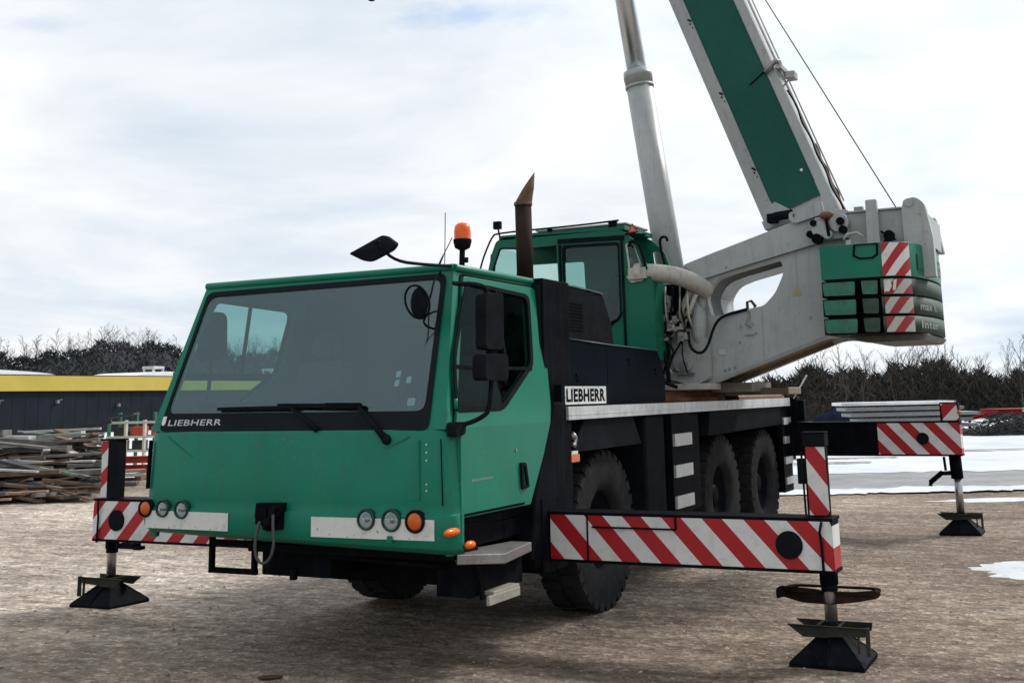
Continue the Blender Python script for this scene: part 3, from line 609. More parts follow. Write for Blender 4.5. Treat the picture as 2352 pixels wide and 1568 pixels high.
hero = [('pale', -11.75, 26.4, 1.26, -10.1, 26.6, 1.30, .14, .05, 'long white batten lying along the very top of the scrap heap'),
        ('greenish', -11.2, 25.8, 1.17, -9.75, 25.9, 1.20, .12, .05, 'greenish white profile just under the topmost white batten of the heap'),
        ('pale', -11.9, 25.9, 1.15, -11.3, 25.8, 1.14, .30, .10, 'short thick white beam end at the left shoulder of the scrap heap'),
        ('pale', -11.7, 25.9, 0.99, -9.9, 26.2, 1.01, .12, .04, 'thin white lath on the upper face of the scrap heap'),
        ('pale', -11.5, 25.7, 0.90, -10.0, 25.8, 0.91, .10, .04, 'second thin white lath below the upper one on the scrap heap'),
        ('pale', -11.6, 24.0, 0.47, -10.4, 24.1, 0.50, .24, .12, 'broad whitish plank end at the left edge of the view, halfway up the heap'),
        ('pale', -10.7, 25.0, 0.70, -10.5, 24.7, 0.92, .14, .05, 'short white scrap piece tilted upright in the middle of the heap'),
        ('pale', -10.1, 24.9, 0.86, -9.9, 24.7, 0.82, .16, .05, 'short white scrap block in the middle of the heap'),
        ('grey', -11.6, 23.2, 0.24, -9.7, 24.0, 0.52, .16, .05, 'grey board slanting up to the right across the front of the heap'),
        ('grey', -10.3, 23.6, 0.47, -8.9, 23.9, 0.50, .40, .10, 'wide pale grey slab lying at the right front of the heap'),
        ('grey', -10.4, 23.5, 0.30, -9.0, 23.6, 0.30, .40, .05, 'wide grey slab under the pale grey one at the right front of the heap'),
        ('brown', -10.3, 25.5, 0.95, -9.7, 25.3, 1.22, .24, .06, 'reddish brown broken plank leaning up at the right shoulder of the heap'),
        ('brown', -10.6, 23.0, 0.20, -9.0, 23.3, 0.26, .12, .08, 'brown squared timber along the right foot of the heap'),
        ('tan', -11.9, 22.55, 0.13, -9.6, 22.75, 0.20, .18, .05, 'split yellowish board at the front foot of the scrap heap'),
        ('tan', -12.2, 22.3, 0.05, -10.2, 22.5, 0.09, .14, .04, 'lowest yellowish board lying on the dirt before the heap'),
        ('dark', -12.0, 23.3, 0.34, -9.9, 23.2, 0.28, .2, .10, 'thick black beam low in the left part of the heap')]
for h_ in hero: board(*h_[:9], label=h_[9])
seen = {}
def rl(kd, s_, t_, L_, wd=0.0):
    col = {'grey': 'weathered grey', 'pale': 'pale painted', 'brown': 'brown', 'dark': 'near black', 'greenish': 'greenish'}[kd]
    lay = 'foot' if t_ < 23.5 else 'lower front' if t_ < 24.6 else 'middle' if t_ < 25.8 else 'upper back'
    pos = 'left end' if s_ < -14 else 'left part' if s_ < -12.2 else 'centre' if s_ < -10.8 else 'right end'
    ln = 'short' if L_ < 1.3 else 'medium' if L_ < 2.0 else 'long'
    r_ = '%s %s board, %s of the scrap heap, %s' % (ln, col, lay, pos); seen[r_] = seen.get(r_, 0) + 1
    return r_ + ('', ', set farther back', ', broadest there', ', thinnest there')[min(3, seen[r_] - 1)]
for k in range(64):
    t_ = 22.7 + 4.3 * rnd.random() ** 0.9; smax = -0.372 * t_; L_ = rnd.uniform(0.8, 2.6); s_ = rnd.uniform(-16.5, smax - L_ * 0.8)
    z = heap_h(t_) * rnd.uniform(0.75, 1.0) + 0.03; yaw = rnd.gauss(0, 0.22); dz = rnd.gauss(0, 0.07)
    kd = rnd.choice(('grey', 'grey', 'brown', 'grey', 'dark', 'pale', 'grey', 'greenish', 'brown', 'dark', 'pale'))
    board(kd, s_, t_, z - dz, s_ + L_ * math.cos(yaw), t_ + L_ * math.sin(yaw) * 0.6, z + dz, rnd.uniform(0.08, 0.34), rnd.uniform(0.03, 0.13), label=rl(kd, s_, t_, L_))
# small second stack right of the heap
for k, (s0, z, kd) in enumerate([(-10.15, 0.05, 'grey'), (-10.2, 0.14, 'dark'), (-10.05, 0.23, 'pale'), (-10.1, 0.32, 'tan')]):
    board(kd, s0, 26.8, z, s0 + 0.85, 26.9 + 0.1 * k, z, .3, .06, ['lowest grey board', 'dark second board', 'whitish third board', 'uppermost tan board'][k] + ' of the small stack between the heap and the driver cab', 'boards in the small stack')
# steel rack and red beams behind the heap
rk = empty('storage_rack', yard(-10.9, 31.0), 'white and green steel storage rack standing behind the scrap heap', 'rack')
CR = mat('cream_rack_tube', (0.50, 0.48, 0.40), 0.5); GR = mat('green_rack_post', (0.025, 0.13, 0.07), 0.5)
for s_ in (-11.55, -11.1, -10.6, -10.1):
    for t_ in (31.0, 31.8):
        b = MB(); b.bar(yard(s_, t_, 0), yard(s_, t_, 1.42 if t_ < 31.5 else 1.62), .07, .07); b.build('post', CR if s_ != -11.55 and t_ < 31.5 else GR, rk)
for z in (0.62, 0.98, 1.36):
    for t_ in (30.955, 31.845):
        b = MB(); b.bar(yard(-11.6, t_, z), yard(-10.0, t_, z), .03, .06); b.build('rail', CR if t_ < 31.5 else GR, rk)
b = MB(); b.bar(yard(-11.75, 31.5, 1.50), yard(-11.0, 31.5, 1.58), .5, .05); tag(b.build('lid', WD['dark'], bevel=0.004), 'dark flat panel lying on top of the steel rack', 'panel')
for k, (s0, s1, z, kd, sx) in enumerate([(-11.5, -11.15, 1.05, 'dark', .3), (-11.05, -10.7, 1.06, 'red', .28), (-10.5, -10.2, 1.05, 'red', .3), (-11.5, -11.2, 0.70, 'brown', .3), (-11.0, -10.7, 0.70, 'dark', .3)]):
    b = MB(); b.bar(yard(s0, 31.4, z + .07), yard(s1, 31.4, z + .07), .4, .14 + sx * .3)
    tag(b.build('crate', WD[kd], bevel=0.01), ['black crate on the upper left shelf of the steel rack', 'red crate in the middle of the upper shelf of the steel rack', 'red crate at the right of the upper shelf of the steel rack', 'brown crate on the lower left shelf of the steel rack', 'black crate in the middle of the lower shelf of the steel rack'][k], 'crate', 'crates on the rack')
for k, (z, w_) in enumerate([(0.10, .16), (0.31, .2)]):
    b = MB(); b.bar(yard(-11.0, 28.9, z + 0.25), yard(-9.7, 29.1, z + 0.25), .2, .15); b.bar(yard(-10.9, 28.95, 0.1 + z * 0.5), yard(-10.75, 28.97, 0.1 + z * 0.5), .18, .2)
    b = MB(); x0 = yard(-11.0, 28.9, z + 0.25); b.bar(x0, yard(-9.7, 29.1, z + 0.25), .22, .02); b.bar(yard(-11.0, 28.9, z + 0.17), yard(-9.7, 29.1, z + 0.17), .04, .14); b.bar(yard(-11.0, 28.9, z + 0.10), yard(-9.7, 29.1, z + 0.10), .22, .02)
    tag(b.build('steel_beam', WD['red'], bevel=0.003), ['lower of the two red steel beams in front of the rack', 'upper of the two red steel beams in front of the rack'][k], 'beam', 'red steel beams')
for k, s_ in enumerate((-10.8, -9.9)):
    b = MB(); b.bar(yard(s_, 28.6, 0.09), yard(s_, 29.4, 0.09), .15, .18); tag(b.build('support_block', WD['brown'], bevel=0.005), ['left wooden block carrying the red beams', 'right wooden block carrying the red beams'][k], 'block', 'blocks under the red beams')
# ---- right background: stack of long panels, tarped bulk, red trailer, brush pile
PAN = mat('grey_profiled_sheet', (0.30, 0.31, 0.31), 0.45, metal=0.3, var=0.1); PANW = mat('snow_dusted_sheet', (0.72, 0.74, 0.76), 0.6)
lay = [(11.9, 16.4, 0.12), (11.8, 16.5, 0.34), (12.0, 16.3, 0.56), (11.7, 16.6, 0.78), (11.5, 16.0, 1.00), (11.35, 15.7, 1.20)]
for k, (s0, s1, z) in enumerate(lay):
    b = MB(); b.bar(yard(s0, 45, z + 0.08), yard(s1, 45.0 + 0.15 * (k % 2), z + 0.08), 1.3, .12)
    for q in range(4): b.bar(yard(s0 - 0.02, 44.32, z + 0.04 + 0.03 * q), yard(s1 + 0.02, 44.32, z + 0.04 + 0.03 * q), .06, .012)
    nm_ = ['lowest', 'second', 'third', 'fourth', 'fifth', 'topmost snow-dusted white'][k]
    tag(b.build('panel', PANW if k in (5,) else PAN, fix=False), nm_ + ' long grey panel of the stack behind the rear outrigger beam' if k < 5 else 'topmost snow-dusted white panel of the stack behind the rear outrigger beam', 'panel', 'stacked long panels')
for k, s_ in enumerate((12.4, 15.8)):
    b = MB(); b.bar(yard(s_, 44.3, 0.06), yard(s_, 45.7, 0.06), .15, .14); tag(b.build('support_block', WD['brown']), ['left', 'right'][k] + ' timber block under the stack of long panels', 'block', 'blocks under the panels')
TARP = mat('dark_blue_tarpaulin', (0.012, 0.016, 0.030), 0.8, spec=0.05, ior=1.1, var=0.2, bump=0.3, bscale=4)
b = MB(); vs_ = []; NA, NB_ = 24, 10
for i in range(NA + 1):
    for j in range(NB_ + 1):
        a, c = i / NA, j / NB_; z = 0.98 * (math.sin(math.pi * a) ** 0.35) * (math.sin(math.pi * c) ** 0.4) * (1 + 0.08 * hsh(a * 9, c * 7)); vs_.append(yard(11.7 + 2.4 * a, 50.0 + 1.8 * c, z))
b.add(vs_, [(i * (NB_ + 1) + j, (i + 1) * (NB_ + 1) + j, (i + 1) * (NB_ + 1) + j + 1, i * (NB_ + 1) + j + 1) for i in range(NA) for j in range(NB_)], 0, True)
tag(b.build('covered_load', TARP), 'low bulk under a dark blue tarpaulin left of the panel stack', 'tarpaulin')
tr = empty('flatbed_trailer', yard(20.5, 46.0), 'long red flatbed trailer parked in the snow behind the dark brush heap', 'trailer')
b = MB(); b.bar(yard(17.6, 46, 0.86), yard(26.5, 46.2, 0.86), 1.9, .22); b.build('bed', REDP, tr, bevel=0.02)
b = MB(); b.bar(yard(18.5, 45.0, 0.93), yard(18.95, 45.0, 0.93), .04, .16); b.build('plate', DECALW, tr)
for s_ in (19.6, 20.8, 23.2):
    p = yard(s_, 45.1, 0.42); q = yard(s_, 45.4, 0.42); b = MB(); b.cyl(p, q, 0.42, n=24); b.build('wheel', RUBBER, tr)
b = MB(); b.bar(yard(16.6, 46, 0.55), yard(17.5, 46, 0.75), .12, .12); b.bar(yard(16.8, 46, 0), yard(16.8, 46, 0.6), .1, .1); b.build('drawbar', REDP, tr)
bp_ = MB(); rnd = random.Random(77)
for k in range(2600):
    s_ = 16.0 + 8.0 * rnd.random(); t_ = 43.2 + 1.7 * rnd.random(); e_ = min(1, (s_ - 15.9) / 1.3); h_ = 0.80 * e_ * (1 + 0.25 * hsh(s_ * 2.1, 1.0))
    p = Vector(yard(s_, t_, rnd.random() * h_ * 0.9)); a = rnd.uniform(0, 6.28); d = Vector((math.cos(a), math.sin(a), rnd.uniform(-0.3, 0.6))); seg(bp_, p, p + d * rnd.uniform(0.15, 0.5), 0.025, 0.01)
vs_ = []
for i in range(41):
    s_ = 16.2 + 8.0 * i / 40; e_ = min(1, i / 6)
    for t_, zf in ((43.3, 0), (43.7, .7), (44.3, .9), (45.0, .5), (45.3, 0)): vs_.append(yard(s_, t_, zf * 0.66 * e_ * (1 + 0.3 * hsh(s_ * 2.1, t_)) - 0.02))
bp_.add(vs_, [(i * 5 + j, (i + 1) * 5 + j, (i + 1) * 5 + j + 1, i * 5 + j + 1) for i in range(40) for j in range(4)], 0, False)
tag(bp_.build('brush_pile', WD['dark'], fix=False), 'black heap of branches and waste lying on the snow in front of the red trailer', 'brush pile', kind='stuff')
# ------------------------------------------------------------------ the mobile crane
crane = empty('mobile_crane', (0, 4.6, 0), 'green and white three-axle mobile crane standing on its outriggers with its boom raised', 'mobile crane')
def XS(z): return 1.27 if z < 1.6 else 1.27 - (z - 1.6) * 0.1417
def YF(z): return 0.0 if z < 1.59 else (z - 1.59) * 0.345
# ---- driver cab shell
cab = MB()
# lower front, slightly wrapped round at the corners, with the bumper standing proud
cols = [-1, -.985, -.955, -.90, -.6, -.3, 0, .3, .6, .90, .955, .985, 1]
def front_row(z, w_, y0): return [(c * w_, y0 + (0.10 if abs(c) == 1 else 0.045 if abs(c) > .98 else 0.014 if abs(c) > .95 else 0.0) + 0.03 * abs(c) ** 2 - 0.03 * 0.81, z + (.036 * (1 - c) if z < .95 else 0)) for c in cols]
rows = [(1.595, 1.283, 0.0), (1.575, 1.288, -.012), (1.12, 1.318, -.012), (1.065, 1.322, -.014), (1.055, 1.325, -.034), (0.90, 1.335, -.036), (0.845, 1.335, -.02), (0.815, 1.32, .03), (0.80, 1.29, .10)]
v = [p for z, w_, y0 in rows for p in front_row(z, w_, y0)]; nc = len(cols)
cab.add(v, [(i * nc + j, (i + 1) * nc + j, (i + 1) * nc + j + 1, i * nc + j + 1) for i in range(len(rows) - 1) for j in range(nc - 1)], 0, True)
cab.box(-1.27, 1.27, .09, .14, .88, 1.59)
# sides: lower and upper plates with the door opening
up_side = [(0.06, 1.6), (0.30, 2.30), (0.40, 2.69), (1.775, 2.69), (1.66, 1.9), (1.62, 1.6)]
win_o = rpoly([(0.14, 1.715), (0.19, 2.05), (0.50, 2.60), (1.47, 2.57), (1.38, 2.09), (1.36, 2.03), (0.80, 1.715)], [.05, .1, .05, .07, .1, .1, .06])
lo_side = [(0.06, 0.80), (0.045, 1.6), (1.62, 1.6), (1.22, 1.02), (0.16, 1.02), (0.13, 0.80)]
for sg in (1, -1):
    cab.plate(up_side, [win_o], lambda a, b_, d, sg=sg: (sg * (XS(b_) - 0.012 - d), a, b_), 0.035)
    cab.plate(lo_side if sg > 0 else [(p[0], max(p[1], .875)) for p in lo_side], [], lambda a, b_, d, sg=sg: (sg * (1.258 - d), a, b_), 0.035)
    # corner fillet of the front panel onto the side
    cab.box(min(sg * 1.262, sg * 1.325), max(sg * 1.262, sg * 1.325), .09, .125, .84, 1.56)
# pillars and header of the windscreen
def FP(a, b_, d): return (a, YF(b_) + d, b_)
ws_o = [(-1.262, 1.595), (-1.112, 2.69), (1.112, 2.69), (1.262, 1.595)]
ws_i = rpoly([(-1.165, 1.615), (-1.06, 2.615), (1.055, 2.63), (1.125, 1.61)], .05)
cab.plate(ws_o, [ws_i], FP, 0.05)
# roof with a folded edge
cab.box(-1.10, 1.10, .42, 1.80, 2.67, 2.715)
cab.tube([(-1.115, .385, 2.69), (1.115, .385, 2.69)], .028, 10); cab.tube([(1.115, .385, 2.69), (1.10, 1.79, 2.69)], .026, 10); cab.tube([(-1.115, .385, 2.69), (-1.10, 1.79, 2.69)], .026, 10)
shell = cab.build('driver_cab', GREEN, crane, bevel=0.006)
b = MB(); b.box(-1.2, 1.2, .15, 1.60, 1.02, 1.06); b.box(-1.18, 1.18, 1.60, 1.63, 1.04, 2.66); b.box(-1.06, 1.06, .45, 1.6, 2.645, 2.662)
b.box(-1.2, 1.2, .06, .42, 1.50, 1.56); b.plate([(0.06, 1.56), (0.42, 1.56), (0.46, 1.66), (0.30, 1.74), (0.06, 1.63)], [], lambda a, b_, d: (-1.15 + d, a, b_), 2.3)
b.box(-1.15, -.10, .36, .52, 1.62, 1.80); b.box(-0.25, .55, .7, 1.55, 1.0, 1.62)
b.build('cab_lining', INTER, shell, bevel=0.01)
for sx in (0.62, -0.72):
    b = MB(); b.box(sx - .24, sx + .24, .75, 1.22, 1.40, 1.56); M_ = Matrix.Translation((sx, 1.28, 1.5)) @ Matrix.Rotation(R(-10), 4, 'X'); b.box(-.23, .23, -.07, .07, 0, .62, M=M_); b.box(-.13, .13, -.05, .05, .66, .86, M=M_)
    b.build('seat', SEATM, shell, bevel=0.03)
b = MB(); b.lathe([(0.018 * math.cos(a), .21 + .018 * math.sin(a)) for a in [i * math.pi / 4 for i in range(8)]], (.70, .62, 1.83), (0, -.5, .87), 28, close=True); b.bar((.70, .50, 1.60), (.70, .62, 1.82), .05, .05); b.bar((.50, .62, 1.83), (.90, .62, 1.83), .03, .02)
b.build('steering_wheel', BLACKM, shell)
# windscreen
b = MB(); b.plate(rpoly([(-1.17, 1.607), (-1.063, 2.625), (1.06, 2.64), (1.13, 1.60)], .055), [], lambda a, b_, d: (a, YF(b_) - 0.006 + d, b_), 0.006)
wsn = b.build('windshield', GLASS, shell)
b = MB(); b.plate(rpoly([(-1.185, 1.597), (-1.075, 2.640), (1.068, 2.652), (1.138, 1.592)], .06), [rpoly([(-1.145, 1.725), (-1.048, 2.600), (1.035, 2.612), (1.085, 1.715)], .07)], lambda a, b_, d: (a, YF(b_) - 0.012 + d, b_), 0.005)
b.build('windshield_border', FRIT, wsn)
vt, ft = text_mesh('LIEBHERR', 1, lambda a, b_: (-1.105 + a * .50, YF(1.637 + b_ * .042) - .0150, 1.637 + b_ * .042 + a * 0.002))
b = MB(); b.add(vt, ft); b.build('lettering', mat('silver_lettering', (0.42, 0.45, 0.46), 0.4), wsn, fix=False)
b = MB(); b.plate(rpoly([(-1.17, 1.65), (-1.17, 1.705), (-1.135, 1.705), (-1.135, 1.65), (-1.152, 1.635)], .008), [], lambda a, b_, d: (a, YF(b_) - .0160 + d, b_), .002); b.build('sticker', DECALW, wsn)
b = MB(); b.plate(rpoly([(.93, 1.75), (.93, 1.80), (.99, 1.80), (.99, 1.75)], .01), [], lambda a, b_, d: (a, YF(b_) + .002 + d, b_), .002); b.build('sticker', mat('faded_sticker', (0.30, 0.33, 0.33), 0.6), wsn)
for x_, z_ in ((.80, 1.88), (.89, 1.90), (.80, 1.94)):
    b = MB(); b.plate(rpoly([(x_, z_), (x_, z_ + .04), (x_ + .035, z_ + .045), (x_ + .035, z_)], .008), [], lambda a, b_, d: (a, YF(b_) + .004 + d, b_), .002); b.build('sticker', mat('pale_sticker', (0.35, 0.42, 0.45), 0.6), wsn)
# wipers
def fr(x, z, o=0.03): return (x, YF(z) - o, z)
b = MB(); b.tube([fr(.82, 1.545, .035), fr(.74, 1.62, .05), fr(.585, 1.752, .055)], [.028, .017, .011], 8); b.bar(fr(.60, 1.757, .045), fr(-.12, 1.768, .030), .016, .028); b.bar(fr(.585, 1.770, .05), fr(.30, 1.775, .04), .03, .012); b.ico(fr(.83, 1.535, .03), .035, n=10)
b.build('wiper', BLACKM, shell)
b = MB(); b.tube([fr(.27, 1.60, .035), fr(.17, 1.66, .05), fr(.01, 1.750, .05)], [.022, .014, .010], 8); b.bar(fr(.06, 1.757, .040), fr(-.66, 1.752, .026), .014, .022)
b.build('wiper', BLACKM, shell)
# lamp recess panels, strips
def strip(pts, m_, y_=-.0645, name='reflective_strip'):
    b = MB(); b.plate(pts, [], lambda a, b_, d: (a, y_ + 0.03 * (abs(a) / 1.33) ** 2 + d, b_), .004)
    return b.build(name, m_, shell)
for x0, x1 in ((.255, .73), (.73, 1.20), (-.875, -.46), (-1.245, -.875)):
    strip([(x0, .905), (x0, 1.034), (x1, 1.034), (x1, .905)] if x0 > 0 else [(x0, .918), (x0, 1.040), (x1, 1.040), (x1, .918)], DECALW, -.0665)
RIM = mat('dark_green_lamp_ring', (0.008, 0.045, 0.035), 0.4, spec=0.3)
def lamp(x, z, r_, m_, mid=None, name='headlight', y_=-.040):
    b = MB(); yy = y_ + 0.03 * (abs(x) / 1.33) ** 2 - .03
    b.lathe([(.04, r_ * 1.0), (0.0, r_ * 1.05), (-.012, r_ * .98), (-.010, r_ * .84), (0.0, r_ * .82)], (x, yy, z), (0, 1, 0), 26)
    h = b.build(name, RIM if name == 'headlight' else BLACKM, shell)
    c = MB(); c.lathe([(.002, r_ * .83), (-.010, r_ * .70), (-.018, r_ * .35), (-.020, 0.001)], (x, yy, z), (0, 1, 0), 24); c.build('lens', m_, h)
    if mid:
        c = MB(); c.lathe([(.004, r_ * .8), (.02, r_ * .5), (.034, .001)], (x, yy + .004, z), (0, 1, 0), 20); c.build('reflector', mid, h)
        c = MB(); c.ico((x + r_ * .12, yy + .006, z), r_ * .3, n=8); c.build('bulb', GREYST, h)
    return h
for x, z, r_ in ((-1.075, 1.057, .060), (-.891, 1.054, .063), (.693, 1.026, .066), (.884, 1.025, .070)): lamp(x, z, r_, LENS, REFL, 'headlight')
for x, z, r_ in ((-1.245, 1.054, .062), (1.061, 1.021, .070)): lamp(x, z, r_, AMBERD, None, 'indicator_light')
b = MB(); b.box(.865, .90, -.078, -.06, .885, .93); b.build('tow_cap', GREEN, shell, bevel=.004)
b = MB(); b.plate([(-.21, 1.02), (-.20, 1.115), (.03, 1.12), (.025, .945), (-.10, .93)], [], lambda a, b_, d: (a, -.085 + d, b_), .05)
b.cyl((-.02, -.12, 1.06), (-.02, -.08, 1.06), .045, n=14); b.box(-.17, -.08, -.125, -.08, .98, 1.08); b.bar((-.10, -.11, .95), (.02, -.13, 1.10), .03, .03); b.ico((-.06, -.12, .99), .035, n=8)
cp = b.build('tow_coupling', BLACK, shell, bevel=.004)
b = MB(); b.tube([(-.01, -.13, 1.05), (.005, -.15, .97), (.02, -.15, .88), (.0, -.15, .78), (-.06, -.15, .725), (-.12, -.15, .745), (-.145, -.15, .82), (-.135, -.15, .92), (-.115, -.14, 1.0)], .0105, 8)
b.build('safety_cable', mat('dark_wire_rope', (0.05, 0.052, 0.055), 0.6), cp)
# pressed creases and rivets of the front panel
b = MB(); b.bar((1.075, -.020, 1.53), (1.075, -.020, 1.155), .012, .010); b.bar((.64, -.020, 1.39), (1.0, -.020, 1.553), .008, .007); b.bar((-1.08, -.020, 1.562), (-.80, -.020, 1.395), .008, .007); b.box(-.37, .235, -.0385, -.03, 1.036, 1.041)
b.box(.90, 1.07, -.020, -.012, 1.15, 1.175)
b.build('crease', GREEN, shell)
b = MB(); b.bar((-1.255, -.004, 1.535), (-1.270, -.004, 1.19), .022, .02); b.build('vent_slot', BLACK, shell); b = MB(); b.bar((1.235, -.012, 1.535), (1.245, -.010, 1.12), .006, .006); b.build('vent_slot', BLACK, shell)
for z in (1.50, 1.45, 1.40, 1.25, 1.21):
    b = MB(); b.ico((1.125, -.010, z), .008, n=6, k=4); b.build('rivet', DECALW, shell)
# ---- doors
d_out = rpoly([(0.155, 1.048), (0.105, 1.565), (0.325, 2.20), (0.475, 2.638), (1.615, 2.635), (1.53, 2.09), (1.515, 1.76), (1.10, 1.048)], [.03, .05, .1, .05, .05, .08, .15, .06])
d_low = [(0.155, 1.048), (0.105, 1.6), (1.43, 1.6), (1.10, 1.048)]
d_up = rpoly([(0.105, 1.6), (0.33, 2.22), (0.475, 2.638), (1.615, 2.635), (1.53, 2.09), (1.515, 1.76), (1.43, 1.6)], [0, .1, .05, .05, .08, .1, 0])
win = rpoly([(0.125, 1.700), (0.17, 2.05), (0.49, 2.605), (1.49, 2.575), (1.395, 2.09), (1.37, 2.02), (0.80, 1.700)], [.06, .1, .06, .08, .12, .12, .08])
win_in = rpoly([(0.165, 1.735), (0.21, 2.05), (0.515, 2.575), (1.445, 2.545), (1.35, 2.09), (1.325, 2.035), (0.79, 1.735)], [.06, .1, .06, .08, .12, .12, .08])
for sg in (1, -1):
    mp_ = lambda o: (lambda a, b_, d, sg=sg: (sg * (XS(b_) + o - d), a, b_))
    b = MB(); b.plate(d_up, [win], mp_(.012), .022); b.plate(d_low, [], lambda a, b_, d, sg=sg: (sg * (1.282 - d), a, b_), .022)
    door = b.build('cab_door', GREEN, crane, bevel=.004, label='green left driver cab door' if sg > 0 else 'green right driver cab door')
    gask = rpoly([(0.135, 1.030), (0.085, 1.565), (0.305, 2.20), (0.458, 2.655), (1.635, 2.652), (1.55, 2.09), (1.53, 1.75), (1.11, 1.030)], [.03, .05, .1, .05, .05, .08, .15, .06])
    gu = [p for p in gask if p[1] >= 1.6]
    b = MB(); b.plate([(0.098, 1.6)] + [p for p in gask if p[1] > 1.6] + [(1.45, 1.6)], [win], mp_(-.006), .005); b.plate([(0.135, 1.030), (0.098, 1.6), (1.45, 1.6), (1.11, 1.030)], [], lambda a, b_, d, sg=sg: (sg * (1.264 - d), a, b_), .005); b.build('door_seal', BLACKM, door)
    b = MB(); b.plate(win, [win_in], mp_(.018), .03)
    fr_ = b.build('window_frame', BLACKM, door, bevel=.003)
    b = MB(); b.plate(win_in, [], mp_(.004), .005); b.build('window', GLASSD, door)
    b = MB(); ym = .93; zt = 2.57; b.bar((sg * (XS(zt) + .008), ym, zt), (sg * (XS(2.0) + .008), ym, 2.02), .02, .025); b.bar((sg * (XS(2.01) + .01), .17, 2.0), (sg * (XS(2.01) + .01), 1.34, 2.0), .022, .025 if sg > 0 else .06)
    b.build('window_bar', BLACKM, door)
    b = MB(); b.plate(rpoly([(1.02, 1.14), (1.00, 1.33), (1.085, 1.325), (1.13, 1.15)], .02), [rpoly([(1.045, 1.165), (1.03, 1.30), (1.065, 1.30), (1.10, 1.17)], .01)], lambda a, b_, d, sg=sg: (sg * (1.300 - d), a, b_), .018)
    b.build('door_handle', BLACKM, door, bevel=.004)
# ---- mirrors
b = MB(); b.plate(rpoly([(.08, 2.10), (.085, 2.47), (.34, 2.48), (.335, 2.10)], .05), [], lambda a, b_, d: (1.46 + (a - .2) * .10 + .07 - d, a * .80 + .03, b_), .08)
mrr = b.build('side_mirror', BLACKM, crane, bevel=.02, label='large black double mirror on the left side of the driver cab')
b = MB(); b.plate(rpoly([(.05, 1.90), (.05, 2.07), (.37, 2.075), (.37, 1.90)], .05), [], lambda a, b_, d: (1.46 + (a - .2) * .1 + .08 - d, a * .82 + .03, b_), .10); b.build('wide_angle_mirror', BLACKM, mrr, bevel=.02)
b = MB(); b.tube([(1.16, .30, 2.57), (1.36, .02, 2.53), (1.46, .08, 2.53), (1.50, .19, 2.50), (1.50, .20, 1.72), (1.42, .16, 1.65), (1.30, .08, 1.61)], .016, 8); b.build('mirror_arm', BLACKM, mrr)
b = MB(); b.plate(rpoly([(-.02, 1.545), (-.03, 1.64), (.11, 1.64), (.10, 1.56)], .03), [], lambda a, b_, d: (1.34 - d, a + .03, b_), .07); b.build('mirror_bracket', BLACKM, mrr, bevel=.01)
b = MB(); b.plate(rpoly([(.0, 0), (.02, .42), (.26, .42), (.27, .05)], .08), [], lambda a, b_, d: (-1.46 - d, .76 + a, 2.12 + b_), .09)
mr2 = b.build('side_mirror', BLACKM, crane, bevel=.02, label='black mirror on the right side of the driver cab')
b = MB(); b.tube([(-1.16, .45, 2.60), (-1.46, .75, 2.62), (-1.50, .88, 2.5), (-1.50, .88, 1.8), (-1.28, .4, 1.65)], .016, 8); b.build('mirror_arm', BLACKM, mr2)
# ramp mirror above the windscreen on a bent arm
b = MB(); q = rpoly([(.725, 2.742), (.955, 2.862), (1.088, 2.785), (1.06, 2.745), (.87, 2.672)], [.02, .04, .03, .03, .05])
b.plate(q, [], lambda a, b_, d: (a, -.30 + d + .35 * (b_ - 2.76) - .8 * (a - .9) ** 2, b_ + .0 * d), .045)
rm = b.build('front_mirror', BLACKM, crane, bevel=.01, label='black front mirror held over the windscreen on a thin arm')
b = MB(); b.ico((.955, -.33, 2.80), .02, n=8); b.tube([(.955, -.33, 2.80), (.975, -.33, 2.765), (1.055, -.27, 2.675), (1.10, .0, 2.675), (1.10, .38, 2.70)], .011, 8); b.build('mirror_arm', BLACKM, rm)
b = MB(); b.ico((1.005, .10, 2.43), .095, sc=(.72, .35, 1.15), n=18, k=10)
rd = b.build('round_mirror', BLACKM, crane, label='round black convex mirror hanging before the left windscreen pillar')
b = MB(); b.lathe([(0.008 * math.cos(a), .115 + .008 * math.sin(a)) for a in [i * math.pi / 3 for i in range(6)]], (.975, .12, 2.44), (.25, 1, .3), 24, close=True); b.tube([(1.0, .40, 2.68), (1.06, .20, 2.58), (1.07, .14, 2.48), (1.03, .12, 2.36)], .007, 6); b.tube([(1.06, .14, 2.42), (1.01, .20, 2.20), (.975, .19, 2.11)], .004, 6); b.build('mirror_arm', BLACKM, rd)
# ---- beacon, aerials
b = MB(); b.cyl((.82, 1.0, 2.71), (.83, 1.0, 2.94), .022, n=10); b.lathe([(0, .03), (.015, .058), (.06, .070), (.08, .070)], (.83, 1.0, 2.90), (0, 0, 1), 22); b.box(.84, .875, .99, 1.01, 2.80, 2.84)
bc = b.build('beacon', BLACKM, crane, label='orange beacon lamp on a short black post on the cab roof')
b = MB(); b.lathe([(0, .063), (.06, .064), (.10, .060), (.124, .040), (.134, .001)], (.83, 1.0, 2.978), (0, 0, 1), 24); b.build('dome', AMBER, bc)
b = MB(); b.cyl((.67, 1.0, 2.70), (.68, 1.0, 3.20), .0035, n=5); b.build('aerial', BLACKM, crane)
b = MB(); b.cyl((.58, 1.0, 2.72), (.66, 1.0, 2.87), .012, .006, n=6); b.cyl((.66, 1.0, 2.87), (.74, 1.0, 3.0), .004, n=5); b.cyl((.60, 1.0, 2.715), (.615, 1.0, 2.80), .02, .012, n=8); b.build('aerial', BLACKM, crane)
b = MB(); b.ico((.80, 1.15, 2.72), .05, sc=(1.6, 1, .5), n=10); b.build('roof_cap', GREEN, crane)
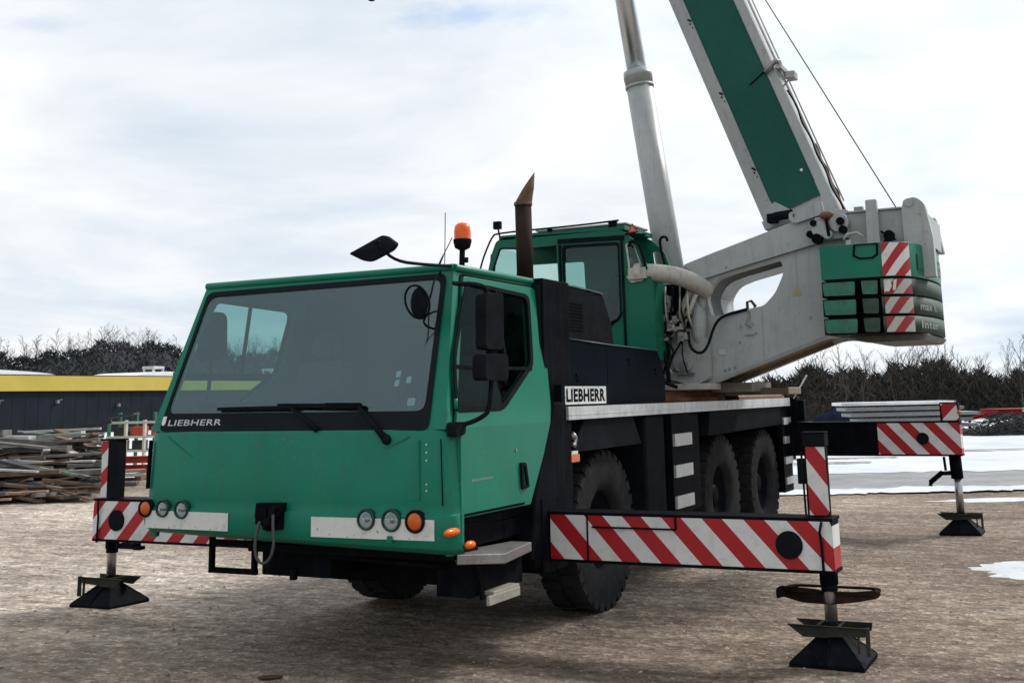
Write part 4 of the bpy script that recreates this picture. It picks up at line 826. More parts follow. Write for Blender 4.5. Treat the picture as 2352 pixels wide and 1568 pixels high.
# ---- lower cab: steps, lamps, underbody
b = MB(); b.plate([(1.25, .16), (1.42, .50), (1.31, 1.12), (1.15, 1.12), (1.15, .3)], [], lambda a, b_, d: (a, b_, .80 - d - .03 * (b_ > .3)), .065)
b.build('cab_step', GREYST, crane, bevel=.006)
b = MB(); b.box(1.05, 1.32, .52, .90, .495, .52); b.box(1.30, 1.325, .45, .90, .44, .50)
b.build('cab_step', mat('worn_alloy_step', (0.30, 0.29, 0.25), 0.5, dirt=(0.10, 0.09, 0.07), dirt_amt=0.6), crane, bevel=.004, label='small lower step hanging below the left cab door')
b = MB(); b.bar((1.27, .38, .75), (1.27, .46, .48), .04, .02, upv=(1, 0, 0)); b.bar((1.20, .9, .75), (1.20, .88, .5), .04, .02, upv=(1, 0, 0)); b.box(.98, 1.24, .35, 1.1, .50, .74); b.build('step_bracket', BLACK, crane)
for (x, y, z, a_) in ((1.335, -.05, .965, .19), (1.345, .16, .865, .13)):
    b = MB(); b.ico((x, y, z), .035, sc=(.8, a_ / .07, .75), n=10); b.build('side_lamp', AMBER, crane)
b = MB(); b.box(-1.0, -.965, .36, .40, .56, .84); b.box(-.99, -.56, .37, .40, .56, .60, ); b.box(-.60, -.565, .36, .40, .58, .84); b.box(-1.0, -.55, .36, .40, .76, .80)
b.build('access_step', BLACK, crane, bevel=.004, label='black loop-shaped step hanging under the right end of the bumper')
b = MB(); b.box(-.45, 1.22, .14, .50, .76, .82); b.box(-1.15, 1.15, .45, 1.35, .93, 1.0); b.box(-.4, 1.15, .45, 1.9, .80, .93); b.box(-.45, .15, .30, 1.4, .58, .80); b.box(-.33, .95, .75, 2.1, .50, .80); b.bar((.15, .22, .745), (1.05, .30, .70), .03, .03); b.box(-1.05, 1.1, 1.35, 2.2, .80, 1.25)
b.cyl((-.15, .28, .64), (-.15, .28, .56), .03, n=8)
b.build('underbody', BLACK, crane, bevel=.01)
# ---- carrier frame, covers behind the cab
b = MB(); b.box(-.46, .46, 1.2, 9.35, .85, 1.45); b.box(-1.22, 1.22, 1.9, 9.3, 1.62, 1.70); b.box(-1.0, 1.0, 4.2, 4.95, .70, 1.60); b.box(-.9, .9, 5.05, 5.4, .7, 1.6); b.box(-1.18, 1.18, 8.70, 9.28, .80, 1.62); b.box(.95, 1.20, 1.62, 2.12, 1.0, 2.715); b.box(-1.2, -.95, 1.82, 2.12, 1.0, 2.715); b.box(-1.0, 1.0, 1.82, 2.12, 1.0, 2.70)
b.box(-.15, .15, 2.7, 3.0, .45, .85)
for yy in (2.84, 6.24, 8.04): b.cyl((-.9, yy, .68), (.9, yy, .68), .13, n=14); b.box(-.30, .30, yy - .25, yy + .25, .5, .9)
b.build('chassis', BLACK, crane, bevel=.01)
b = MB(); b.box(.9, 1.255, 1.30, 1.98, .55, 1.05); b.plate([(1.22, .62), (1.30, 1.10), (1.66, 1.75), (1.98, 1.75), (1.98, .62)], [], lambda a, b_, d: (1.262 - d, a, b_), .25); b.build('fender', BLACK, crane, bevel=.02)
b = MB(); b.box(-1.255, -.9, 1.76, 1.98, .62, 1.6); b.build('fender', BLACK, crane, bevel=.02)
b = MB(); b.plate(rpoly([(2.12, 1.72), (2.12, 2.255), (3.05, 2.232), (4.36, 2.215), (4.53, 1.99), (4.53, 1.72)], [0, .03, .01, .05, .1, .02]), [], lambda a, b_, d: (1.14 - d, a, b_), 2.25)
ec = b.build('engine_cover', NAVY, crane, bevel=.015)
b = MB(); b.plate(rpoly([(2.13, 2.26), (2.13, 2.715), (2.45, 2.715), (3.08, 2.69), (3.27, 2.42), (3.31, 2.24)], [0, .03, .05, .06, .05, 0]), [], lambda a, b_, d: (1.10 - d, a, b_), 2.0)
b.build('engine_cover', BLACKM, crane, bevel=.025)
b = MB(); b.plate(rpoly([(1.862, 1.725), (1.862, 1.868), (2.700, 1.868), (2.700, 1.725)], .004), [rpoly([(1.875, 1.737), (1.875, 1.856), (2.687, 1.856), (2.687, 1.737)], .003)], lambda a, b_, d: (1.2625 - d, a, b_), .004)
b.box(1.12, 1.258, 1.80, 2.78, 1.715, 1.88, 1)
vt, ft = text_mesh('LIEBHERR', 1, lambda a, b_: (1.2630, 1.885 + a * .792, 1.745 + b_ * .104), .034); b.build('name_plate', [DECALW, NAVY], crane)
b = MB(); b.box(1.2585, 1.2605, 1.874, 2.688, 1.736, 1.857); b.build('name_plate', DECALW, crane)
b = MB(); b.add(vt, ft); b.build('lettering', BLACK, crane, fix=False)
vt2, ft2 = text_mesh('LIEBHERR', 1, lambda a, b_: (1.2640, 1.885 + a * .792, 1.745 + b_ * .104), .034)
b = MB(); b.box(1.255, 1.285, 1.87, 9.03, 1.605, 1.708); b.box(1.285, 1.288, 1.87, 9.02, 1.64, 1.648); b.build('side_rail', ALU, crane, bevel=.003)
b = MB(); b.box(-1.285, -1.255, 1.87, 9.03, 1.605, 1.708); b.build('side_rail', ALU, crane, bevel=.003)
# mudguards
def mudguard(y0, y1, zt, zb0, zb1, sg):
    b = MB(); prof = rpoly([(y0 - .2, zb0), (y0, zt), (y1, zt), (y1 + .18, zb1)], [0, .12, .12, 0], 6)
    n_ = len(prof); vs_ = []
    for (y, z) in prof: vs_ += [(sg * 1.25, y, z), (sg * .80, y, z)]
    b.add(vs_, [(2 * i, 2 * i + 2, 2 * i + 3, 2 * i + 1) for i in range(n_ - 1)], 0, False)
    b.plate([(y0 - .2, zb0), (y0, 1.60), (y1, 1.60), (y1 + .18, zb1), (y1 + .12, zb1), (y1 - .02, zt - .03), (y0 + .04, zt - .03), (y0 - .1, zb0)][::-1], [], lambda a, b_, d: (sg * (1.255 - d), a, b_), .015)
    return b.build('mudguard', BLACKM, crane)
for sg in (1, -1):
    b = MB(); b.plate([(2.02, 1.345), (2.25, 1.60), (3.35, 1.60), (3.54, 1.35)], [], lambda a, b_, d: (sg * (1.25 - d), a, b_), .45); b.build('mudguard', BLACKM, crane, bevel=.01)
    b = MB(); b.plate([(5.55, 1.34), (5.62, 1.60), (8.68, 1.60), (8.66, 1.365), (7.06, 1.355)], [], lambda a, b_, d: (sg * (1.245 - d), a, b_), .45); b.build('mudguard', BLACKM, crane, bevel=.01)
    for (y0, y1) in ((3.72, 4.25), (4.95, 5.32)): b = MB(); b.box(min(sg * .86, sg * 1.22), max(sg * .86, sg * 1.22), y0, y1, .62, 1.60); b.build('side_box', BLACKM, crane, bevel=.03)
    b = MB(); b.box(min(sg * .95, sg * 1.24), max(sg * .95, sg * 1.24), 4.39, 4.945, .45, 1.60)
    ld = b.build('ladder', BLACK, crane, bevel=.006)
    for z in (1.285, .98 + .115, .69):
        b = MB(); z0 = z if z != 1.095 else .985; b.box(min(sg * 1.241, sg * 1.266), max(sg * 1.241, sg * 1.266), 4.41, 4.93, z0, z0 + .118); b.build('step', ALU, ld)
    b = MB(); b.box(min(sg * 1.0, sg * 1.24), max(sg * 1.0, sg * 1.24), 8.70, 9.16, .50, 1.58)
    ld = b.build('ladder', BLACK, crane, bevel=.006)
    for z in (1.365, 1.12, .86, .60):
        b = MB(); b.box(min(sg * 1.241, sg * 1.266), max(sg * 1.241, sg * 1.266), 8.725, 9.10, z, z + .09); b.build('step', ALU, ld)
    b = MB(); b.box(min(sg * 1.24, sg * 1.27), max(sg * 1.24, sg * 1.27), 1.94, 2.10, 1.272, 1.335); b.build('marker_lamp', AMBERD, crane, bevel=.006)
    b = MB(); b.box(min(sg * 1.24, sg * 1.262), max(sg * 1.24, sg * 1.262), 1.94, 2.08, 1.336, 1.36); b.build('reflector', DECALW, crane)
b = MB(); b.tube([(1.26, 1.98, 1.50), (1.27, 2.02, 1.47), (1.27, 2.0, 1.40), (1.26, 1.97, 1.42)], .018, 7); b.ico((1.265, 1.99, 1.475), .03); b.build('coupling', GREYST, crane)
# ---- wheels
def wheel_pair():
    b = MB(); tp = [(.10, .315), (.155, .34), (.178, .40), (.186, .47), (.184, .55), (.176, .61), (.160, .646)]
    b.lathe(tp + [(-.160, .646)] + [(-a, r_) for a, r_ in tp[::-1][1:]], (0, 0, .665), (1, 0, 0), 56, close=True)
    nl = 30
    for k in range(nl):
        for side in (1, -1):
            a = 2 * math.pi * (k + (.5 if side < 0 else 0)) / nl; M_ = Matrix.Translation((0, 0, .665)) @ Matrix.Rotation(a, 4, 'X')
            b.box(min(side * .012, side * .168), max(side * .012, side * .168), -.046, .040, .632, .666, M=M_)
            b.box(min(side * .150, side * .179), max(side * .150, side * .179), -.046, .040, .590, .655, M=M_)
    t = b.build('wheel', RUBBER, crane, origin=(0, 0, .665))
    c = MB(); c.lathe([(.105, .318), (.085, .30), (.06, .27), (.045, .20), (.0, .17), (.005, .13), (.075, .12), (.09, .095), (.10, .05), (.10, .001)], (0, 0, .665), (1, 0, 0), 36)
    for k in range(10): a = 2 * math.pi * k / 10; c.cyl((.02, .15 * math.cos(a), .665 + .15 * math.sin(a)), (.055, .15 * math.cos(a), .665 + .15 * math.sin(a)), .014, n=6)
    rim = c.build('rim', BLACK, t, origin=(0, 0, .665))
    return t, rim
wt_, wr_ = wheel_pair()
first = True
for yy in (2.84, 6.24, 8.04):
    for sg in (1, -1):
        pos = (sg * .985, yy, .665)
        if first: wt_.location = Vector(pos) - WL['mobile_crane']; WL[wt_.name] = Vector(pos); first = False; continue
        c = copy_obj(wt_, pos, crane, 0 if sg > 0 else math.pi); rc = wr_.copy(); COL.objects.link(rc); rc.parent = c
# ---- outriggers
HOLD = mat('dirty_olive_black_steel', (0.030, 0.032, 0.026), 0.7, var=0.3, spec=0.1, ior=1.2, dirt=(0.07, 0.06, 0.045), dirt_amt=0.6)
def outrigger(sg, y0, y1, zb, zt, xs, front):
    mx_ = lambda x: sg * x
    def bx(b, x0, x1, *r, mi=0): b.box(min(sg * x0, sg * x1), max(sg * x0, sg * x1), *r, mi)
    xe = 3.385 if front else 3.43
    b = MB(); bx(b, .6, xe - .01, y0, y1, zb, zt); bx(b, .7, xe, y0 - .008, y1, zt, zt + .022); bx(b, .7, xe, y0 - .008, y1, zb - .022, zb)
    if front: bx(b, .5, 1.27, y0 - .10, y1 + .10, zb - .10, zt + .12)
    else: bx(b, .5, 1.26, y0 - .06, y1 + .06, zb - .08, zt + .10)
    bm_ = b.build('outrigger_beam', BLACK, crane, bevel=.004, label=('striped front ' if front else 'rear ') + 'outrigger beam reaching out on the ' + ('left' if sg > 0 else 'right'))
    zm_ = (zt + zb) / 2
    if front: sm = stripes('warning_stripes', (sg * 2.777, y0, .92), (sg * 1.0, 0, .93), .302, 0.0 if sg > 0 else .46, .49)
    else: sm = stripes('warning_stripes', (sg * 2.68, y0, 1.366), (sg * 1.0, 0, .93), .302, 0.0, .49)
    b = MB(); x0 = 1.29 if front else 2.415
    b.plate([(x0, zb), (x0, zt), (xe - .02, zt), (xe - .004, zt - .06), (xe, zb)], [], lambda a, b_, d: (sg * a, y0 - .006 + d, b_), .005)
    bx(b, xe - .009, xe - .004, y0 - .004, y1 - .02, zb + .005, zt - .03)
    b.build('warning_board', sm, bm_)
    b = MB(); b.cyl((sg * 3.085 if front else sg * 2.97, y0 - .02, zm_), (sg * 3.085 if front else sg * 2.97, y0 - .007, zm_), .092 if front else .075, n=28); b.build('position_lamp', BLACKM, bm_)
    if front:
        b = MB(); bx(b, 1.63, 2.28, y0 - .018, y0 - .008, .838, .850); bx(b, 2.272, 2.284, y0 - .017, y0 - .008, .85, zt); bx(b, 1.588, 1.598, y0 - .017, y0 - .008, zb, zt); b.build('handle_bar', BLACK, bm_)
        b = MB(); b.tube([(sg * 3.315, y0 - .02, zt), (sg * 3.30, y0 - .03, .86), (sg * 3.305, y0 - .02, .78), (sg * 3.31, y0 - .02, zb - .03)], .009, 7); b.build('hose', BLACKM, bm_)
    # jack
    xj = 3.30; yj = (y0 + y1) / 2 + .045
    if front:
        b = MB(); b.cyl((sg * xj, yj, zb), (sg * xj, yj, .50), .062, n=20); b.cyl((sg * xj, yj, .50), (sg * xj, yj, .46), .055, n=20); b.build('jack_housing', BLACK, bm_)
    else:
        b = MB(); b.cyl((sg * 3.315, yj, zb), (sg * 3.325, yj, .67), .075, n=20); b.build('jack_housing', BLACK, bm_); xj = 3.33
    b = MB(); b.cyl((sg * xj, yj, .70), (sg * xj, yj, .262), .043 if front else .048, n=22); jc = b.build('jack_rod', mat('jack_steel', (0.42, 0.40, 0.39), 0.28, metal=0.8, var=0.1, dirt=(0.12, 0.10, 0.09), dirt_amt=0.5), bm_)
    b = MB(); b.cyl((sg * xj, yj, .265), (sg * xj, yj, .20), .040, .052, n=16)
    xc = xj; hw = .245
    # stiffened pyramid foot
    vs_ = [(sg * (xc - hw), yj - hw, 0), (sg * (xc + hw), yj - hw, 0), (sg * (xc + hw), yj + hw, 0), (sg * (xc - hw), yj + hw, 0)]
    vs_ += [(x, y, .028) for x, y, z in vs_]; tt = .048; vs_ += [(sg * (xc - tt), yj - tt, .20), (sg * (xc + tt), yj - tt, .20), (sg * (xc + tt), yj + tt, .20), (sg * (xc - tt), yj + tt, .20)]
    b.add(vs_, [(0, 1, 2, 3), (0, 1, 5, 4), (1, 2, 6, 5), (2, 3, 7, 6), (3, 0, 4, 7), (4, 5, 9, 8), (5, 6, 10, 9), (6, 7, 11, 10), (7, 4, 8, 11), (8, 9, 10, 11)])
    for sx, sy in ((-1, -1), (1, -1), (1, 1), (-1, 1)): b.bar((sg * (xc + sx * .235), yj + sy * .235, .03), (sg * (xc + sx * .045), yj + sy * .045, .205), .012, .016)
    b.bar((sg * xc, yj - .24, .03), (sg * xc, yj - .06, .21), .012, .02)
    pad = b.build('foot_pad', BLACK, bm_, bevel=.004)
    b = MB(); b.plate([(xc - .27, .247), (xc - .17, .175), (xc - .02, .175), (xc + .02, .185), (xc + .24, .195), (xc + .25, .247)], [], lambda a, b_, d: (sg * a, yj - .13 + d, b_), .012); b.plate([(xc - .27, .247), (xc - .17, .175), (xc + .24, .195), (xc + .25, .247)], [], lambda a, b_, d: (sg * a, yj + .10 + d, b_), .012); b.bar((sg * (xc + .06), yj - .12, .24), (sg * (xc + .06), yj + .10, .24), .02, .012); b.bar((sg * (xc - .08), yj - .12, .24), (sg * (xc - .08), yj + .10, .24), .02, .012); b.bar((sg * (xc - .27), yj - .131, .249), (sg * (xc + .26), yj - .131, .249), .02, .006)
    bx(b, xc + .19, xc + .205, yj - .14, yj - .12, .09, .24); bx(b, xc + .245, xc + .27, yj - .14, yj - .11, .08, .255)
    b.build('pad_holder', HOLD, bm_, bevel=.002)
    return bm_
ob = outrigger(1, 1.486, 1.72, .61, .925, 0, True)
oc = outrigger(-1, 1.486, 1.72, .60, .935, 0, True)
od = outrigger(1, 8.98, 9.24, .975, 1.365, 0, False)
oe = outrigger(-1, 8.98, 9.24, .975, 1.365, 0, False)
# curved catch bracket under the near beam
b = MB(); pts = [(2.93, .45), (2.96, .475), (3.20, .47), (3.30, .455), (3.48, .462), (3.60, .475), (3.645, .455), (3.62, .425), (3.48, .395), (3.32, .375), (3.12, .375), (2.98, .405), (2.935, .385)]
b.plate(rpoly(pts, .015, 2), [], lambda a, b_, d: (a, 1.60 + d + .10 * abs(a - 3.3), b_), .012); b.plate(rpoly([(2.96, 1.62), (2.98, 1.88), (3.60, 1.90), (3.63, 1.62)], .08), [rpoly([(3.0, 1.66), (3.02, 1.85), (3.57, 1.86), (3.59, 1.66)], .07)], lambda a, b_, d: (a, b_, .455 - d), .014)
b.build('catch_bracket', mat('oily_black_brown', (0.014, 0.011, 0.009), 0.8, var=0.4, spec=0.05, ior=1.1, dirt=(0.06, 0.032, 0.015), dirt_amt=0.8), ob, bevel=.003)
b = MB(); b.box(-3.02, -2.80, 1.40, 1.50, .535, .575); b.box(-2.80, -2.72, 1.40, 1.47, .53, .56); b.build('catch_bracket', BLACK, oc)
b = MB(); b.bar((3.19, 9.1, .94), (3.20, 9.1, .77), .03, .03); b.bar((3.26, 9.1, .74), (3.14, 9.1, .735), .05, .05); b.bar((3.16, 9.1, .75), (3.00, 9.1, .62), .05, .06); b.bar((3.01, 9.1, .63), (3.0, 9.1, .58), .05, .04); b.build('catch_bracket', BLACK, od)
# upright folded boards on the beams
b = MB(); sm = stripes('warning_stripes', (3.28, 1.6, 1.41), (1.0, 0, 0.42), .150, 0.25, .5)
sm = stripes('warning_stripes', (3.21, 1.6, 1.411), (1.35, 0, 1.0), .335, 0.24, .5)
b.plate(rpoly([(3.212, .955), (3.208, 1.411), (3.338, 1.411), (3.346, .98), (3.335, .955)], .004), [], lambda a, b_, d: (a, 1.59 + d, b_), .006)
b.build('warning_board', sm, ob)
b = MB(); b.box(3.19, 3.345, 1.58, 1.70, 1.413, 1.50); b.box(3.195, 3.345, 1.598, 1.66, .95, 1.41); b.bar((3.188, 1.58, .95), (3.180, 1.58, 1.38), .014, .014); b.box(3.14, 3.20, 1.60, 1.66, 1.16, 1.33); b.box(3.188, 3.348, 1.575, 1.705, 1.502, 1.512)
b.build('board_post', BLACKM, ob, bevel=.004)
b = MB(); sm = stripes('warning_stripes', (-3.33, 1.48, 1.04), (-0.9, 0, 1.0), .30, 0.0, .47)
b.plate([(-3.325, .966), (-3.332, 1.47), (-3.24, 1.47), (-3.235, .966)], [], lambda a, b_, d: (a, 1.50 + d, b_), .006); b.build('warning_board', sm, oc)
b = MB(); b.box(-3.238, -3.128, 1.485, 1.60, .96, 1.475); b.box(-3.34, -3.12, 1.48, 1.62, 1.476, 1.492); b.build('board_post', BLACKM, oc, bevel=.004)
b = MB(); sm = stripes('warning_stripes', (3.2, 8.98, 1.6), (-0.62, 0, .62), .22, 0.62, .5); b.plate([(3.23, 1.392), (3.215, 1.60), (3.40, 1.605), (3.43, 1.392)], [], lambda a, b_, d: (a, 8.99 + d, b_), .006); b.build('warning_board', sm, od)
b = MB(); b.box(3.20, 3.42, 8.998, 9.2, 1.388, 1.615); b.build('board_post', BLACKM, od)
b = MB(); b.ico((3.43, 9.0, 1.49), .028, n=8); b.build('marker_lamp', AMBERD, od)
# rear end bits
b = MB(); b.box(1.0, 1.36, 9.10, 9.32, 1.0, 1.72); b.box(1.36, 1.44, 9.15, 9.3, 1.40, 1.68); b.build('rear_frame', BLACK, crane, bevel=.01); b = MB(); b.box(-1.36, -1.0, 9.10, 9.32, 1.0, 1.72); b.build('rear_frame', BLACK, crane, bevel=.01)
b = MB(); b.cyl((1.36, 8.95, 1.70), (1.55, 8.95, 2.0), .010, n=6); b.build('marker_rod', DECALW, crane)
b = MB(); b.box(.20, 1.22, 6.85, 9.0, 1.702, 1.745); b.box(.95, 1.20, 6.9, 8.95, 1.745, 1.80, 1); b.box(.3, .9, 7.0, 8.6, 1.745, 1.775, 1)
b.build('deck_plate', [RUST, CREAM], crane, bevel=.004)
# ---- exhaust
b = MB(); b.cyl((.55, 2.62, 2.65), (.55, 2.60, 3.50), .075, n=22); ex = b.build('exhaust_pipe', EXH, crane, label='sooty upright exhaust pipe behind the driver cab')
b = MB(); n_ = 22; ring = []
ctr = [(2.60, 3.50), (2.615, 3.56), (2.64, 3.62), (2.67, 3.67)]
vs_ = []
for i in range(4):
    sh, rr_ = (0, .008, .022, .040)[i], (.079, .082, .080, .070)[i]
    for k in range(n_):
        a = 2 * math.pi * k / n_; ee, pp = rr_ * math.cos(a), rr_ * math.sin(a) * (.75 if i == 3 else 1)
        zz = (3.50, 3.55 + .03 * ee / .079, 3.60 + .05 * ee / .079, 3.695 + .10 * ee / .07)[i]
        ee += sh; vs_.append((.55 + ee * .9 - pp * .436, 2.60 + ee * .436 + pp * .9, zz))
b.add(vs_, [(i * n_ + k, i * n_ + (k + 1) % n_, (i + 1) * n_ + (k + 1) % n_, (i + 1) * n_ + k) for i in range(3) for k in range(n_)], 0, True)
b.lathe([(0, .082), (.015, .085), (.03, .082)], (.55, 2.60, 3.49), (0, 0, 1), 22); b.build('exhaust_tip', TIP, ex)
# ================= superstructure, slewed so that it looks to the carrier's right
YS = 6.2; YN, YFAR = 5.70, 6.70
frame_o = rpoly([(.66, 1.95), (.66, 2.95), (.95, 3.20), (1.30, 3.30), (2.31, 3.60), (2.56, 3.66), (2.90, 3.68), (2.90, 2.30), (2.56, 2.345), (1.30, 1.90), (1.10, 1.86)], [.03, .1, .2, .3, .05, .1, .12, .02, .1, .1, .02])
cut = rpoly([(1.30, 2.615), (1.24, 2.85), (1.36, 3.02), (1.55, 3.08), (2.10, 3.20), (2.13, 3.06), (2.02, 2.84), (1.89, 2.71), (1.45, 2.64)], [.04, .1, .08, .05, .06, .08, .05, .05, .03])
b = MB()
b.plate(frame_o, [cut], lambda a, b_, d: (a, YN + d, b_), .12)
b.plate(frame_o, [cut], lambda a, b_, d: (a, YFAR - .12 + d, b_), .12)
nC = len(cut)
vs_ = [(p[0], YN + .12, p[1]) for p in cut] + [(p[0], YFAR - .12, p[1]) for p in cut]
b.add(vs_, [(i, (i + 1) % nC, (i + 1) % nC + nC, i + nC) for i in range(nC)], 0, True)
b.box(2.60, 2.88, YN + .12, YFAR - .12, 2.36, 3.0)
sup = b.build('superstructure', WHITE, crane, bevel=.008)
b = MB(); b.plate(rpoly([(1.00, 3.205), (1.30, 3.30), (2.31, 3.60), (2.56, 3.66), (2.88, 3.68), (2.86, 3.43), (2.52, 3.335), (1.62, 3.13), (1.22, 3.03)], [.05, .1, .05, .05, .08, .05, .02, .02, .06]), [], lambda a, b_, d: (a, YN - .05 + d, b_), .048)
b.build('upper_arm', WHITE, sup, bevel=.008)
b = MB(); b.add([(1.28, YN + .01, 1.905), (2.58, YN + .01, 2.352), (2.58, YFAR - .01, 2.352), (1.28, YFAR - .01, 1.905)], [(0, 1, 2, 3)]); b.add([(1.28, YN + .01, 1.93), (2.58, YN + .01, 2.377), (2.58, YFAR - .01, 2.377), (1.28, YFAR - .01, 1.93)], [(0, 1, 2, 3)])
b.bar((1.35, 6.2, 1.92), (2.5, 6.2, 2.30), .04, .05); b.box(1.2, 1.65, YN + .2, YFAR, 1.80, 1.90)
b.build('belly_plate', BELLY, sup)
b = MB(); b.lathe([(0, .78), (0, .86), (.05, .86), (.05, .80), (.12, .80), (.12, .72)], (.35, YS, 1.70), (0, 0, 1), 48); b.build('slewing_ring', RUST, sup)
b = MB(); b.box(-.75, 1.30, 5.55, 6.85, 1.83, 1.90); b.box(1.0, 1.95, 6.3, 6.9, 1.76, 1.84, 1); b.build('turntable', [CREAM, BELLY], sup, bevel=.01)
# front casting with hydraulics
b = MB(); b.plate(rpoly([(.66, 2.00), (.66, 2.62), (.74, 2.95), (1.02, 2.60), (1.18, 2.52), (1.28, 2.30), (1.28, 1.95), (1.10, 1.87)], .04), [], lambda a, b_, d: (a, 5.56 + d, b_), .12)
b.plate(rpoly([(.66, 2.18), (.66, 2.78), (.80, 2.80), (.84, 2.30)], .03), [], lambda a, b_, d: (a, 5.38 + d, b_), .05)
b.cyl((1.0, 5.50, 2.13), (1.0, 5.57, 2.13), .11, n=24); b.cyl((.80, 5.52, 2.15), (.80, 5.57, 2.15), .13, n=24); b.ico((1.17, 5.60, 2.55), .17, sc=(.55, .5, 1.5), n=14, k=10); b.ico((1.22, 5.60, 2.80), .10, sc=(.5, .5, 1.4), n=12)
b.build('front_casting', WHITE, sup, bevel=.01)
b = MB(); b.cyl((1.02, 5.46, 2.09), (1.02, 5.50, 2.09), .05, n=14); b.box(.93, 1.12, 5.49, 5.56, 2.00, 2.02); b.box(.68, .72, 5.3, 5.6, 2.05, 2.95); b.build('boss', GREYST, sup)
b = MB(); b.box(.67, 1.10, 5.47, 5.55, 2.50, 2.98); b.build('shadow_block', BLACK, sup)  # black block added as the dark shadow behind the brackets
rnd = random.Random(9)
for (x0, x1, z0, z1, y_) in ((.68, .80, 2.45, 2.60, 5.36), (.82, .86, 2.38, 2.74, 5.34), (.69, .76, 2.64, 2.78, 5.34), (.90, .98, 2.46, 2.55, 5.33), (.99, 1.10, 2.34, 2.46, 5.40), (.88, .93, 2.66, 2.86, 5.38), (1.02, 1.07, 2.50, 2.70, 5.40)):
    b = MB(); b.plate(rpoly([(x0, z0), (x0 + .01, z1), (x1, z1 - .02), (x1 + .01, z0 + .02)], .012), [], lambda a, b_, d: (a, y_ + d, b_), .08); b.build('bracket', rnd.choice((WHITE, CREAM, CREAM)), sup, bevel=.004)
b = MB()
for (p, q, r_) in (((1.15, 5.45, 2.90), (.98, 5.45, 2.58), .035), ((1.22, 5.42, 2.85), (1.07, 5.42, 2.55), .025), ((.86, 5.40, 2.9), (.88, 5.42, 2.5), .022)): b.cyl(p, q, r_, n=12)
b.build('cylinder', CREAM, sup)
b = MB()
for k in range(9):
    x, z = rnd.uniform(.72, 1.12), rnd.uniform(2.35, 2.62); b.box(x, x + rnd.uniform(.03, .09), 5.34, 5.46, z, z + rnd.uniform(.03, .08)); b.cyl((x, 5.30, z), (x, 5.36, z), .02, n=8)
b.build('valve_block', GREYST, sup, bevel=.004)
for k in range(12):
    x0, x1 = rnd.uniform(.70, 1.2), rnd.uniform(.74, 1.15); z0, z1 = rnd.uniform(2.45, 2.95), rnd.uniform(1.95, 2.45); y = 5.30 + rnd.random() * .12
    pts = [(x0 + (x1 - x0) * i / 6 + .05 * math.sin(i * 1.1 + k), y + .03 * math.sin(i + k), z0 + (z1 - z0) * i / 6) for i in range(7)]
    b = MB(); b.tube(pts, rnd.choice((.009, .012, .014)), 6); b.build('hose', BLACKM if k % 4 else CREAM, sup)
b = MB(); b.tube([(1.12, 5.40, 2.45), (1.13, 5.38, 2.30), (1.20, 5.38, 2.22), (1.28, 5.40, 2.22), (1.34, 5.42, 2.32), (1.36, 5.55, 2.50), (1.42, 5.66, 2.62), (1.7, 5.69, 2.68)], .016, 8); b.build('hose', BLACKM, sup)
b = MB(); b.tube([(.70, 5.35, 2.30), (.68, 5.3, 2.12), (.72, 5.3, 1.98), (.90, 5.3, 1.90), (1.0, 5.3, 1.86)], .02, 8); b.tube([(.86, 5.3, 2.25), (.90, 5.3, 2.1), (.91, 5.3, 1.92)], .024, 8); b.build('hose', BLACKM, sup)
b = MB(); b.tube([(.66, 5.12, 3.085), (.80, 5.13, 3.09), (.97, 5.18, 3.07), (1.12, 5.28, 3.03), (1.22, 5.42, 2.97), (1.28, 5.6, 2.90)], .098, 14); b.tube([(.66, 5.10, 3.085), (.74, 5.10, 3.09)], .112, 14)
b.build('air_duct', CREAM, sup)
for k, (x, z) in enumerate([(1.62, 2.50), (1.75, 2.52), (1.60, 2.33), (1.42, 2.03), (1.47, 2.045), (1.53, 2.06), (1.5, 3.28), (1.50, 3.15), (2.38, 2.56), (1.78, 2.42)]):
    b = MB(); b.cyl((x, 5.69 if z < 3.1 or z > 3.2 else 5.64, z), (x, 5.702, z), .014, n=10); b.build('bolt', GREYST, sup)
b = MB(); b.tube([(1.72, 5.69, 2.66), (1.72, 5.67, 2.58), (1.68, 5.67, 2.52), (1.74, 5.67, 2.48)], .008, 6); b.box(1.66, 1.76, 5.685, 5.70, 2.40, 2.41); b.build('cable', GREYST, sup)
b = MB(); b.tube([(1.42, 6.72, 2.70), (1.42, 6.72, 2.84), (1.47, 6.72, 2.85), (1.52, 6.72, 2.78)], .018, 7); b.tube([(1.48, 6.72, 2.70), (1.50, 6.72, 2.78), (1.54, 6.72, 2.71)], .012, 7); b.build('hook_eye', WD['brown'], sup)
# winch motor cluster on the arm
b = MB(); b.cyl((2.58, 5.50, 3.46), (2.58, 5.66, 3.46), .085, n=18); b.cyl((2.78, 5.52, 3.52), (2.78, 5.66, 3.52), .10, n=18); b.cyl((2.66, 5.48, 3.40), (2.66, 5.66, 3.40), .05, n=12); b.box(2.52, 2.86, 5.58, 5.66, 3.36, 3.60); b.build('winch_motor', WHITE, sup, bevel=.006)
b = MB(); b.cyl((2.52, 5.48, 3.53), (2.52, 5.57, 3.53), .035, n=12); b.cyl((2.55, 5.46, 3.36), (2.55, 5.56, 3.36), .055, n=12); b.cyl((2.80, 5.49, 3.53), (2.80, 5.52, 3.53), .042, n=14); b.bar((2.66, 5.48, 3.56), (2.68, 5.48, 3.38), .035, .03); b.cyl((2.47, 5.52, 3.42), (2.47, 5.58, 3.42), .04, n=10); b.cyl((2.82, 5.5, 3.44), (2.82, 5.54, 3.44), .045, n=12); b.build('fitting', BLACK, sup)
b = MB(); b.ico((2.66, 5.55, 3.61), .085, sc=(1, .8, .55), n=14); b.build('reservoir_cap', RUST, sup)
